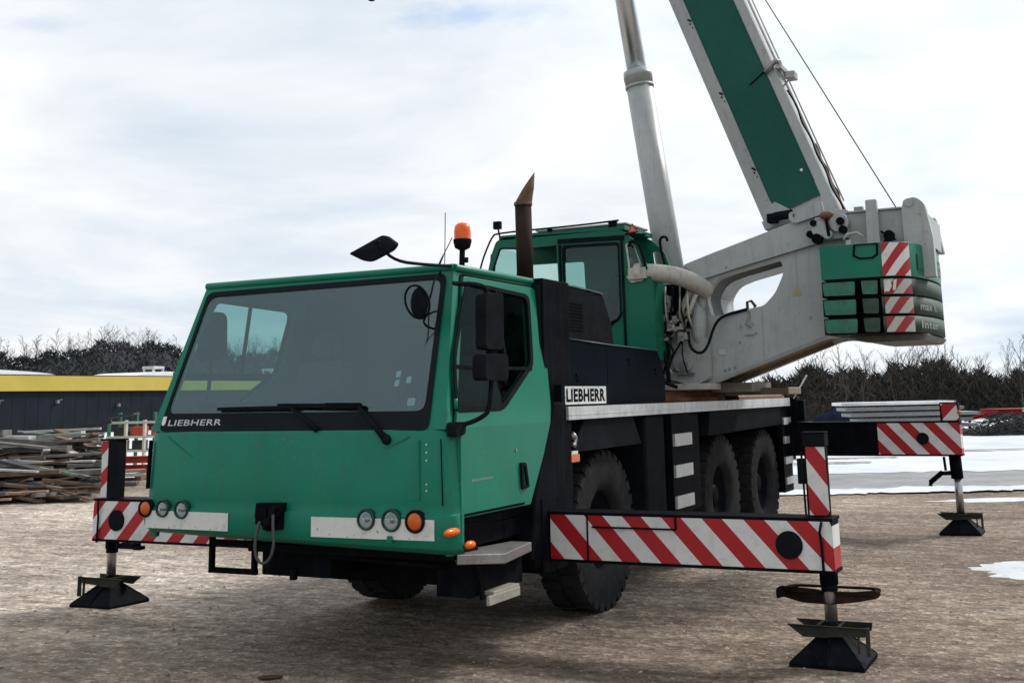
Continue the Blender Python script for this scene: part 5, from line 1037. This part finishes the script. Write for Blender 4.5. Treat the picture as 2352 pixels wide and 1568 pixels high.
b = MB(); b.tube([(2.86, 5.3, 3.30), (2.90, 5.3, 3.36), (3.0, 5.3, 3.37), (3.06, 5.3, 3.32)], .012, 6); b.box(2.88, 2.93, 5.3, 5.34, 3.24, 3.30); b.build('handle', CREAM, sup)
b = MB(); b.plate(rpoly([(2.30, 3.56), (2.24, 3.60), (2.24, 3.68), (2.32, 3.70), (2.60, 3.78), (2.62, 3.64)], .03), [arc(2.30, 3.645, .022, 0, 330, 10)], lambda a, b_, d: (a, 5.60 + d, b_), .04); b.build('lifting_lug', WHITE, sup)
# rear: winch housing and posts
b = MB(); b.box(2.85, 3.42, 5.62, 6.8, 3.24, 3.62); b.build('winch_housing', mat('winch_grey_paint', (0.30, 0.31, 0.31), 0.5, var=0.1, dirt=(0.12, 0.11, 0.1), dirt_amt=0.5), sup, bevel=.008)  # the housing's own plain grey paint
b = MB(); b.box(2.84, 3.43, 5.60, 6.82, 3.622, 3.64); b.box(2.93, 3.02, 5.6, 5.7, 3.64, 3.68); b.build('winch_cover', GREYST, sup)
b = MB(); b.plate(rpoly([(3.055, 3.24), (3.065, 3.73), (3.175, 3.73), (3.185, 3.24)], .012), [], lambda a, b_, d: (a, 5.52 + d, b_), .08); b.build('post', WHITE, sup, bevel=.006)
b = MB(); b.plate(rpoly([(3.42, 3.24), (3.415, 3.60), (3.44, 3.70), (3.55, 3.73), (3.64, 3.66), (3.70, 3.30), (3.70, 2.9), (3.5, 2.9)], [.01, .02, .02, .05, .06, .02, 0, 0]), [], lambda a, b_, d: (a, 5.56 + d, b_), .14); b.plate(rpoly([(3.44, 3.24), (3.44, 3.62), (3.62, 3.64), (3.68, 3.24)], .02), [], lambda a, b_, d: (a, 6.6 + d, b_), .14); b.cyl((3.49, 5.55, 3.67), (3.49, 5.70, 3.67), .045, n=14); b.box(3.47, 3.66, 5.7, 6.6, 3.24, 3.55)
b.build('ballast_cylinder', WHITE, sup, bevel=.012)
b = MB(); b.cyl((3.27, 5.56, 3.35), (3.27, 5.61, 3.35), .055, n=14); b.bar((3.19, 5.58, 3.40), (3.33, 5.58, 3.30), .02, .02); b.ico((3.24, 5.58, 3.29), .03); b.build('fitting', BLACK, sup)
# ---- counterweight slabs
def plan(x0, rr, inset=0.0):
    pts = [(x0, 5.05 + inset), (3.235, 5.05 + inset), (3.36, 5.08 + inset), (3.455, 5.16 + inset), (3.52, 5.28)]
    for k in range(1, 9): y = 5.28 + (7.12 - 5.28) * k / 9; pts.append((math.sqrt(max(.1, rr * rr - (y - YS) ** 2)), y))
    pts += [(3.52, 7.12), (3.455, 7.24), (3.36, 7.32), (3.235, 7.35 - inset), (x0, 7.35 - inset)]
    return pts
RR = 3.645
zs = [(2.335, 2.495), (2.515, 2.685), (2.705, 2.862), (2.882, 3.222)]
cwp = MB(); cwp.plate(plan(2.70, RR - .03, .03), [], lambda a, b_, d: (a, b_, 2.33 + d), .88)
cw = cwp.build('counterweight', BLACK, crane)
stw = stripes('counterweight_stripes', (3.27, 5.05, 3.22), (-.90, 0, .62), .152, .46, .5)
stripe_pts = plan(2.66, RR)
for k, (z0, z1) in enumerate(zs):
    b = MB(); P_ = plan(2.66, RR)
    n_ = len(P_)
    b.add([(p[0], p[1], z1) for p in P_], [tuple(range(n_))], 0); b.add([(p[0], p[1], z0) for p in P_], [tuple(range(n_))[::-1]], 0)
    for i in range(n_):
        p, q_ = P_[i], P_[(i + 1) % n_]
        if k < 3 and i in (0, n_ - 2): continue
        mi = 0 if k == 3 else 2
        b.add([(p[0], p[1], z0), (q_[0], q_[1], z0), (q_[0], q_[1], z1), (p[0], p[1], z1)], [(0, 1, 2, 3)], mi, 1 <= i <= n_ - 3)
    if k < 3:      # side pockets
        for y_, dy_ in ((5.05, 1), (7.35, -1)):
            for xa, xb, mq in ((2.665, 2.985, 0), (3.045, 3.205, 2 if k < 2 else 0)):
                b.plate(rpoly([(xa + .01, z0 + .015), (xa, z1 - .01), (xb, z1 - .012), (xb - .008, z0 + .01)], .015), [], lambda a, b_, d, y_=y_, dy_=dy_: (a, y_ + dy_ * (.004 + d), b_), .04, mq)
            b.box(2.66, 3.235, min(y_ + dy_ * .03, y_ + dy_ * .05), max(y_ + dy_ * .03, y_ + dy_ * .05), z0, z1, 1)
    s_ = b.build('ballast_slab', [GREEN if k == 3 else GREEN_W, BLACK, GREEN_D], cw, bevel=.004 if k == 3 else 0)
    # striped field on the corner
    Q = [(3.262, 5.05), (3.30, 5.0655), (3.36, 5.08), (3.41, 5.122), (3.455, 5.16), (3.487, 5.22), (3.50, 5.245)]
    off = .004; b = MB(); vs_ = []
    for i, p in enumerate(Q):
        a = Vector(Q[max(0, i - 1)]); c = Vector(Q[min(len(Q) - 1, i + 1)]); t = (c - a).normalized(); nn = Vector((t.y, -t.x)) * off
        vs_ += [(p[0] + nn.x, p[1] + nn.y, z0 + .006), (p[0] + nn.x, p[1] + nn.y, z1 - .006)]
    b.add(vs_, [(2 * i, 2 * i + 2, 2 * i + 3, 2 * i + 1) for i in range(len(Q) - 1)], 0, True); b.build('warning_board', stw if k == 3 else stripes('worn_stripes', (3.27, 5.05, 3.22), (-.90, 0, .62), .152, .46 + .03 * k, .5, a=(.30, .016, .018), bcol=(.42, .42, .39)), s_)
    if k < 3:      # hand-painted marks
        word = ['max.', '90 t', 'Mo'][k]
        vt, ft = text_mesh(word, 1, lambda a, b_, z0=z0: (3.50 + .02 * a + .045 * a, 5.26 + .42 * a, z0 + .04 + b_ * .085)) if False else (None, None)
b = MB(); b.plate([(2.985, 3.10), (3.0, 3.215), (3.24, 3.215), (3.235, 3.10), (3.18, 3.065), (3.05, 3.065)], [rpoly([(3.005, 3.11), (3.018, 3.205), (3.22, 3.205), (3.215, 3.11), (3.17, 3.08), (3.06, 3.08)], .01)], lambda a, b_, d: (a, 5.038 + d, b_), .01); b.build('recess_rim', BLACK, cw)
# lettering on the curved tail
def tail(yy, z, o=.006): return ((RR + o) * math.cos(math.asin((yy - YS) / (RR + o))), yy, z)
vt, ft = text_mesh('LIEBHERR', 1, lambda a, b_: tail(5.38 + a * 1.5, 2.95 + b_ * .17)); b = MB(); b.add(vt, ft); b.build('lettering', mat('dark_green_lettering', (0.012, 0.07, 0.05), 0.5), cw, fix=False)
for k, word in enumerate(['Inter', 'max 1.']):
    z0, z1 = zs[k]; vt, ft = text_mesh(word, 1, lambda a, b_: tail(5.36 + a * .55, z0 + .045 + b_ * .075)); b = MB(); b.add(vt, ft); b.build('lettering', mat('chalky_marks', (0.27, 0.29, 0.26), 0.7, dirt=(0.06, 0.07, 0.06), dirt_amt=0.9), cw, fix=False)
b = MB(); b.plate(rpoly([(2.80, 2.33), (2.95, 2.275), (3.05, 2.262), (3.55, 2.265), (3.60, 2.33)], .03), [], lambda a, b_, d: (a, 5.45 + d, b_), 1.5); b.build('ballast_base', mat('grimy_grey_steel', (0.15, 0.15, 0.14), 0.6, dirt=(0.04, 0.04, 0.035), dirt_amt=0.8), cw, bevel=.02)
b = MB(); b.plate([(3.27, 2.735), (3.275, 2.83), (3.33, 2.85), (3.34, 2.78), (3.31, 2.73)], [], lambda a, b_, d: (a, 5.042 + d, b_), .005); b.plate([(3.345, 2.74), (3.36, 2.84), (3.39, 2.85), (3.375, 2.75)], [], lambda a, b_, d: (a, 5.052 + d, b_), .005); b.build('paint_mark', DECALW, cw)
# ---- boom
D = Vector((-math.cos(R(70.2)), 0, math.sin(R(70.2)))); Nn = Vector((D.z, 0, -D.x)); A0 = Vector((1.86, 0, 3.63))
YB0, YB1 = 5.92, 6.48
def BP(n_, t, y): p = A0 + Nn * n_ + D * t; return (p.x, y, p.z)
def boom_sec(n0, n1, y0, y1, ch, t0, t1, mats_):
    """octagon-like lower half, square upper half; green side band"""
    g0, g1 = n0 + ch, n1 - .11 * (n1 - n0) / .83
    prof = [(n0, y0 + ch * .75, 1), (g0, y0, 0), (g1, y0, 1), (n1, y0, 1), (n1, y1, 1), (g1, y1, 0), (g0, y1, 1), (n0, y1 - ch * .75, 1)]
    b = MB(); k = len(prof)
    vs_ = [BP(a, t0, y) for a, y, _ in prof] + [BP(a, t1, y) for a, y, _ in prof]
    fm = [1, 0, 1, 1, 1, 0, 1, 1]
    for i in range(k): b.add([vs_[i], vs_[(i + 1) % k], vs_[(i + 1) % k + k], vs_[i + k]], [(0, 1, 2, 3)], fm[i])
    b.add(vs_[:k], [tuple(range(k))[::-1]], 1); b.add(vs_[k:], [tuple(range(k))], 1)
    return b
b = boom_sec(0, .83, YB0, YB1, .19, .03, 7.6, None)
boom = b.build('boom', [GREEN_B, WHITE], crane)
b = boom_sec(.06, .76, YB0 + .05, YB1 - .05, .17, 7.4, 17.6, None); b.build('telescopic_section', [WHITE, WHITE], boom)
b = MB(); b.box(*sorted((BP(0, 17.6, 0)[0] - .1, BP(.83, 17.6, 0)[0] + .3)), YB0 - .03, YB1 + .03, BP(0, 17.6, 0)[2] - .2, BP(0, 17.6, 0)[2] + .4); hd = b.build('boom_head', WHITE, boom, bevel=.03)
b = MB(); hp_ = BP(0, 17.8, 6.2); b.cyl((hp_[0] + .16, 6.05, hp_[2]), (hp_[0] + .16, 6.35, hp_[2]), .26, n=24); hp2 = BP(.86, 17.9, 6.2); b.cyl((3.27 - .498 * (hp2[2] - 3.73) - .22, 6.12, hp2[2]), (3.27 - .498 * (hp2[2] - 3.73) - .22, 6.28, hp2[2]), .22, n=24); b.build('sheave', BLACKM, boom)
b = MB(); b.plate([(.56, -.30), (.18, .17), (.0, .12), (.05, -.08), (.25, -.12)], [], lambda a, b_, d: BP(a + .05, b_, YB0 - .006 + d), .02)
b.plate([(0, -.07), (0, .03), (.83, .03), (.80, -.22), (.45, -.12)], [], lambda a, b_, d: BP(a, b_, YB0 + .02 + d), YB1 - YB0 - .04)
b.plate([(.72, .03), (.83, .03), (.86, -.45), (.60, -.25)], [], lambda a, b_, d: BP(a, b_, YB0 - .005 + d), YB1 - YB0)
b.build('boom_foot', WHITE, boom, bevel=.004)
b = MB(); b.cyl((2.02, 5.80, 3.68), (2.24, 5.80, 3.70), .05, n=12); b.box(1.95, 2.06, 5.78, 5.90, 3.62, 3.72); b.build('foot_actuator', BLACKM, boom, bevel=.01)
# details up the boom
for t in (.58, 1.56, 2.56, 3.5, 5.0, 6.2):
    b = MB(); b.cyl(BP(.145, t, YB0 + .028), BP(.145, t, YB0 + .05), .012, n=8); b.bar(BP(.14, t + .06, YB0 + .02), BP(.17, t + .02, YB0 + .00), .012, .02); b.cyl(BP(.155, t - .06, YB0 + .02), BP(.155, t - .06, YB0 + .04), .009, n=8); b.build('wear_pad_bolt', BLACKM, boom)
b = MB(); b.cyl(BP(.64, .37, YB0 - .006), BP(.64, .37, YB0 + .004), .017, n=10); b.build('bolt', DECALW, boom)
b = MB(); b.bar(BP(.50, 1.53, YB0 - .006), BP(.76, 1.61, YB0 - .006), .012, .014, upv=(0, 1, 0)); b.build('clip', BLACKM, boom)
b = MB(); b.tube([BP(.72, 1.57, YB0 - .03), BP(.80, 1.61, YB0 - .03), BP(.88, 1.64, YB0 - .03), BP(.91, 1.60, YB0 - .03)], .032, 8); b.box(*sorted((BP(.85, 1.5, 0)[0] - .03, BP(.85, 1.5, 0)[0] + .04)), YB0 - .04, YB0 + .5, BP(.85, 1.5, 0)[2] + .05, BP(.85, 1.5, 0)[2] + .10)
b.build('rope_guide', GREYST, boom)
b = MB(); q = Vector(BP(.96, 1.42, 5.97)); b.box(q.x - .05, q.x + .05, 5.90, 6.06, q.z - .04, q.z + .045); b.bar(BP(.83, 1.36, 5.99), BP(.95, 1.42, 5.99), .015, .02); b.build('sensor_box', GREYST, boom, bevel=.008)
b = MB(); b.tube([BP(.87, -.1, 6.0), BP(.865, 7, 6.0)], .014, 6); b.tube([BP(.895, -.1, 6.12), BP(.895, 7, 6.12)], .010, 6); b.build('pipe', ALU, boom)
pts = [BP(.865 + .012 * math.sin(i * 1.7), -.25 + i * .11, 5.96 + .02 * math.cos(i)) for i in range(15)]
b = MB(); b.tube(pts, .010, 6); b.build('hose', BLACKM, boom)
pts = [BP(.88 + .014 * math.sin(i * 2.3 + 1), -.3 + i * .10, 6.02) for i in range(10)]; b = MB(); b.tube(pts, .012, 6); b.build('hose', RUST, boom)
# ---- luffing cylinder
def LP(z): return (.655 - .131 * (z - 3.3) , YS, z)
b = MB(); b.cyl(LP(2.45), LP(5.50), .162, n=32); b.cyl(LP(5.50), LP(5.60), .168, .178, n=32); b.cyl(LP(5.60), LP(5.68), .178, .17, n=32); b.cyl(LP(5.47), LP(5.50), .176, n=32); b.cyl(LP(5.68), LP(5.70), .17, .13, n=32)
lc = b.build('luffing_cylinder', WHITE, crane)
b = MB(); b.cyl(LP(5.68), LP(8.9), .122, n=36); b.cyl((LP(8.9)[0] + .02, 6.0, 8.95), (LP(8.9)[0] + .02, 6.4, 8.95), .12, n=18); b.build('piston_rod', STEEL, lc)
b = MB(); b.cyl((.82, 6.2, 5.46), (.86, 6.2, 5.45), .02, n=8); 
# ---- hoist rope and hook block
b = MB(); b.tube([(3.27, 6.2, 3.50), (3.27, 6.2, 3.73), (3.27 - .498 * (hp2[2] - 3.73), 6.2, hp2[2])], .0075, 6); b.build('hoist_rope', mat('wire_rope', (0.07, 0.07, 0.07), 0.5, metal=0.5), crane)
b = MB(); b.cyl((3.24, 5.9, 3.42), (3.24, 6.5, 3.42), .17, n=24); b.build('rope_drum', BLACKM, sup)
hk = empty('hook_block', (-3.56, 6.2, 7.30), 'black crane hook block whose lower tip just shows at the top edge left of centre', 'crane hook')
b = MB(); hx = -3.56
b.plate(rpoly([(-.20, .28), (-.20, .80), (.20, .80), (.20, .28), (.08, .18), (-.08, .18)], .06), [], lambda a, b_, d: (hx + a, 6.08 + d, 7.30 + b_ + .15), .24); b.build('block', BLACK, hk, bevel=.02)
b = MB(); b.tube([(hx + .0, 6.2, 7.52), (hx + .0, 6.2, 7.44)] + [(hx + .075 * math.sin(a) + .0, 6.2, 7.37 - .0 - .075 * math.cos(a) + .0) for a in [math.pi * (.9 - 1.6 * i / 10) for i in range(11)]], [.03, .03] + [.034 - .0018 * i for i in range(11)], 10); b.build('hook', BLACK, hk)
for dx_ in (-.08, .08):
    b = MB(); b.tube([(hx + dx_, 6.2, 8.2), (hp_[0] + .16 + dx_ * 2, 6.2, hp_[2] - .1)], .0085, 6); b.build('rope', BLACKM, hk)
# ---- operator cab (looks to the carrier's right)
YC0, YC1 = 5.05, 5.92
sid = rpoly([(-1.22, 2.28), (-1.24, 2.85), (-1.10, 3.42), (-1.04, 3.56), (-.95, 3.60), (.52, 3.575), (.60, 3.50), (.70, 3.42), (.80, 3.15), (.87, 2.95), (.87, 2.20), (-.9, 2.20)], [.05, .1, .05, .03, .05, .05, .03, .05, .05, .02, .02, .1])
wA = rpoly([(-1.13, 2.75), (-1.14, 3.10), (-.99, 3.49), (-.76, 3.47), (-.76, 2.75)], [.04, .06, .04, .03, .03])
wB = rpoly([(-.70, 2.60), (-.70, 3.46), (-.27, 3.47), (-.24, 2.60)], .03)
wC = rpoly([(-.19, 2.42), (-.20, 3.455), (.49, 3.44), (.495, 2.62), (.38, 2.54), (.25, 2.42)], [.05, .04, .04, .06, .05, .04])
wD = rpoly([(.60, 3.06), (.56, 3.42), (.66, 3.40), (.755, 3.14), (.72, 3.06)], .03)
b = MB(); b.plate(sid, [wA, wB, wC, wD], lambda a, b_, d: (a, YC0 + d, b_), .04)
wE = rpoly([(-1.13, 2.70), (-1.14, 3.10), (-1.03, 3.37), (-.30, 3.36), (-.28, 2.72)], .04)
b.plate(sid, [wE, wD], lambda a, b_, d: (a, YC1 - .04 + d, b_), .04)
b.box(-1.0, .56, YC0, YC1, 3.575, 3.625); b.box(-1.23, .87, YC0, YC1, 2.15, 2.25); b.box(.83, .868, YC0 + .04, YC1 - .04, 2.2, 2.98); b.box(-1.22, -1.18, YC0 + .04, YC1 - .04, 2.25, 2.55)
b.bar((-1.16, YC0 + .03, 2.6), (-1.09, YC0 + .03, 3.42), .05, .05)
oc_ = b.build('operator_cab', mat('cab_green_paint', (0.005, 0.115, 0.070), 0.38, var=0.12, scale=2, coat=0.06, spec=0.28, ior=1.35, dirt=(0.04, 0.09, 0.07), dirt_amt=0.4), crane, bevel=.01)
for nm_, pl in (('window', wA), ('door_window', wC), ('window', wD)):
    b = MB(); b.plate(pl, [], lambda a, b_, d: (a, YC0 + .012 + d, b_), .006); b.build(nm_, GLASSC, oc_)
    cx_, cz_ = sum(p[0] for p in pl) / len(pl), sum(p[1] for p in pl) / len(pl)
    grow_ = [(cx_ + (p[0] - cx_) * 1.0, cz_ + (p[1] - cz_) * 1.0) for p in pl]; inn = [(cx_ + (p[0] - cx_) * (.93 if nm_ != 'window' or pl is wA else .8), cz_ + (p[1] - cz_) * .95) for p in pl]
    b = MB(); b.plate(grow_, [inn], lambda a, b_, d: (a, YC0 - .006 + d, b_), .02); b.build('window_frame', BLACKM if pl is not wD else CREAM, oc_)
b = MB(); b.plate(wE, [], lambda a, b_, d: (a, YC1 - .02 + d, b_), .005); b.build('window', GLASSC, oc_)
b = MB(); b.add([(-1.20, YC0 + .06, 2.58), (-1.20, YC1 - .06, 2.58), (-1.06, YC1 - .06, 3.50), (-1.06, YC0 + .06, 3.50)], [(0, 1, 2, 3)]); b.build('windshield', GLASSC, oc_)
b = MB(); b.bar((-.25, YC0 - .005, 3.50), (.55, YC0 - .005, 3.485), .02, .05); b.bar((.52, YC0 - .004, 3.46), (.53, YC0 - .004, 2.30), .022, .035, upv=(0, 1, 0)); b.bar((-.225, YC0 - .004, 3.46), (-.215, YC0 - .004, 2.40), .02, .05, upv=(0, 1, 0)); b.bar((-.72, YC0 - .004, 3.46), (-.73, YC0 - .004, 2.6), .02, .05, upv=(0, 1, 0)); b.build('door_frame', BLACKM, oc_)
b = MB(); b.box(-.12, .38, 5.28, 5.72, 2.45, 2.66); M_ = Matrix.Translation((.22, 5.5, 2.62)) @ Matrix.Rotation(R(14), 4, 'Y'); b.box(-.06, .08, -.22, .22, 0, .48, M=M_); M_ = Matrix.Translation((.33, 5.5, 3.05)) @ Matrix.Rotation(R(14), 4, 'Y'); b.box(-.05, .06, -.14, .14, .02, .28, M=M_); b.build('seat', SEATM, oc_, bevel=.04)
b = MB(); b.box(-.55, -.2, 5.55, 5.75, 2.5, 2.78); b.cyl((-.4, 5.65, 2.78), (-.42, 5.65, 2.98), .018, n=8); b.ico((-.42, 5.65, 3.0), .03); b.build('control_console', BLACKM, oc_, bevel=.01)
b = MB(); b.tube([(-1.27, YC0 - .03, 2.9), (-1.25, YC0 - .03, 3.25), (-1.08, YC0 - .03, 3.62), (-1.0, YC0 - .03, 3.655), (.0, YC0 - .02, 3.66), (.50, YC0 - .02, 3.675)], .011, 7); b.tube([(-1.27, YC1 + .03, 2.9), (-1.25, YC1 + .03, 3.25), (-1.08, YC1 + .03, 3.62), (-1.0, YC1, 3.655), (.50, YC1, 3.675)], .011, 7)
b.bar((-.35, YC0 + .02, 3.62), (-.35, YC0, 3.66), .05, .04); b.bar((.42, YC0 + .02, 3.62), (.42, YC0, 3.675), .09, .05); b.build('roof_rail', BLACKM, oc_)
b = MB(); b.box(-.60, .52, YC0 + .15, YC1 - .1, 3.66, 3.675); b.build('roof_guard', GREYST, oc_)
b = MB(); b.box(-1.045, -.955, YC0 - .06, YC0 + .0, 3.70, 3.79); b.cyl((-.98, YC0 - .02, 3.62), (-.99, YC0 - .03, 3.70), .012, n=6); b.build('work_lamp', BLACKM, oc_, bevel=.01)
b = MB(); b.plate([(.585, 3.53), (.645, 3.635), (.72, 3.53)], [], lambda a, b_, d: (a, 5.06 + d, b_), .01); b.build('warning_triangle', REDP, oc_)
b = MB(); b.plate([(.605, 3.541), (.645, 3.612), (.70, 3.541)], [], lambda a, b_, d: (a, 5.054 + d, b_), .003); b.build('triangle_face', mat('triangle_pink', (0.55, 0.16, 0.14), 0.5), oc_)
b = MB(); b.bar((.56, 5.06, 3.52), (.80, 5.06, 3.50), .04, .018); b.tube([(.62, 5.02, 3.38), (.64, 5.0, 3.43), (.70, 5.0, 3.43), (.75, 5.02, 3.36), (.80, 5.03, 3.12)], .018, 7); b.build('hook_arm', BLACKM, oc_); b = MB(); b.tube([(.96, 5.3, 3.44), (.95, 5.3, 3.49), (.88, 5.3, 3.49), (.87, 5.3, 3.40), (.92, 5.3, 3.18)], .016, 7); b.build('hook_arm', BLACKM, oc_)
b = MB(); b.tube([(.36, YC0 - .01, 2.56), (.45, YC0 - .02, 2.60), (.50, YC0 - .02, 2.68)], .012, 6); b.build('grab_handle', BLACKM, oc_); b = MB(); b.tube([(.22, YC0 - .02, 2.50), (.20, YC0 - .02, 2.42), (.24, YC0 - .02, 2.34)], .01, 6); b.build('grab_handle', BLACKM, oc_)
b = MB(); b.plate(rpoly([(.56, 3.06), (.62, 2.98), (.76, 3.0), (.80, 3.16), (.70, 3.05)], .02), [], lambda a, b_, d: (a, YC0 - .02 + d, b_), .03); b.box(.60, .80, YC0 - .05, YC0, 3.02, 3.14); b.build('bracket', CREAM, oc_, bevel=.01)

# ---- small fittings that break up the plain panels
for (y0, z0) in ((2.35, 1.95), (3.55, 2.10), (4.25, 2.02)):
    b = MB(); b.box(1.140, 1.152, y0, y0 + .07, z0, z0 + .022); b.cyl((1.14, y0 + .035, z0 - .03), (1.150, y0 + .035, z0 - .03), .012, n=8); b.build('latch', BLACK, crane)
b = MB()
b.box(1.1405, 1.143, 3.04, 3.048, 1.73, 2.225)
b.build('panel_seam', BLACKM, crane)
b = MB()
for k in range(9): b.box(1.1005, 1.106, 2.30, 2.62, 2.34 + .028 * k, 2.352 + .028 * k)
b.build('vent_grille', BLACK, crane)
b = MB(); b.tube([(1.145, 2.14, 2.262), (1.147, 3.05, 2.238), (1.147, 4.33, 2.222)], .006, 5); b.build('cover_highlight', mat('edge_highlight', (0.05, 0.055, 0.06), 0.4), ec)  # thin paler tube paints the highlight along the lower cover's top edge
b = MB(); b.tube([(1.106, 2.20, 2.722), (1.107, 2.45, 2.720), (1.107, 3.06, 2.694)], .005, 5); b.build('cover_highlight', mat('edge_highlight', (0.05, 0.055, 0.06), 0.4), ec)  # same painted highlight on the upper cover
for z in (1.72, 1.30):
    b = MB(); b.cyl((1.285, .118 - .02, z), (1.285, .118 - .02, z + .07), .012, n=8); b.build('hinge', GREEN, crane)
b = MB(); b.cyl((1.283, .95, 1.42), (1.288, .95, 1.42), .011, n=10); b.build('door_lock', GREYST, crane)
# weld seams on the frame plate and stiffener lips on the boom
b = MB(); b.bar((1.86, YN - .004, 2.10), (1.86, YN - .004, 2.68), .006, .004, upv=(0, 1, 0)); b.bar((2.56, YN - .004, 2.36), (2.56, YN - .004, 3.34), .006, .004, upv=(0, 1, 0)); b.bar((1.30, YN - .004, 1.93), (2.60, YN - .004, 2.385), .012, .008, upv=(0, 1, 0)); b.build('weld_seam', WHITE, sup)
b = MB(); b.bar(BP(.19, .2, YB0 - .004), BP(.19, 7.5, YB0 - .004), .006, .008, upv=(0, 1, 0)); b.bar(BP(.72, .2, YB0 - .004), BP(.72, 7.5, YB0 - .004), .006, .008, upv=(0, 1, 0)); b.build('weld_seam', GREEN_B, boom)
for t in (1.9, 3.9, 5.9):
    b = MB(); b.bar(BP(.02, t, YB0 + .12), BP(.02, t + .02, YB1 - .12), .02, .02); b.build('stiffener', WHITE, boom)
b = MB(); b.box(1.36, 1.44, 5.692, 5.698, 2.20, 2.26); b.build('data_plate', ALU, sup)
b = MB(); b.plate([(2.20, 2.80), (2.255, 2.90), (2.31, 2.80)], [], lambda a, b_, d: (a, YN - .004 + d, b_), .003); b.build('warning_sticker', mat('faded_yellow', (0.35, 0.30, 0.12), 0.6), sup)

b = MB(); b.box(1.2815, 1.2835, .30, .60, 1.245, 1.262); b.build('scuff', mat('rubbed_paint', (0.10, 0.17, 0.14), 0.6, dirt=(0.02, 0.12, 0.08), dirt_amt=0.9), crane)
for (x, y, z, r_) in ((1.05, 5.33, 2.42, .03), (.76, 5.33, 2.28, .035), (.90, 5.36, 2.72, .028), (1.12, 5.42, 2.66, .03)):
    b = MB(); b.cyl((x, y, z), (x, y + .10, z), r_, n=14); b.cyl((x, y - .01, z), (x, y, z), r_ * .5, n=8); b.build('fitting', GREYST, sup)
for k in range(6):
    x = .70 + .085 * k; b = MB(); b.tube([(x, 5.42, 2.95), (x + .02, 5.34, 2.80), (x - .015 + .02 * (k % 3), 5.34, 2.62), (x + .04, 5.40, 2.50)], .011 + .003 * (k % 2), 7); b.build('hose', (BLACKM, GREYST, CREAM)[k % 3], sup)
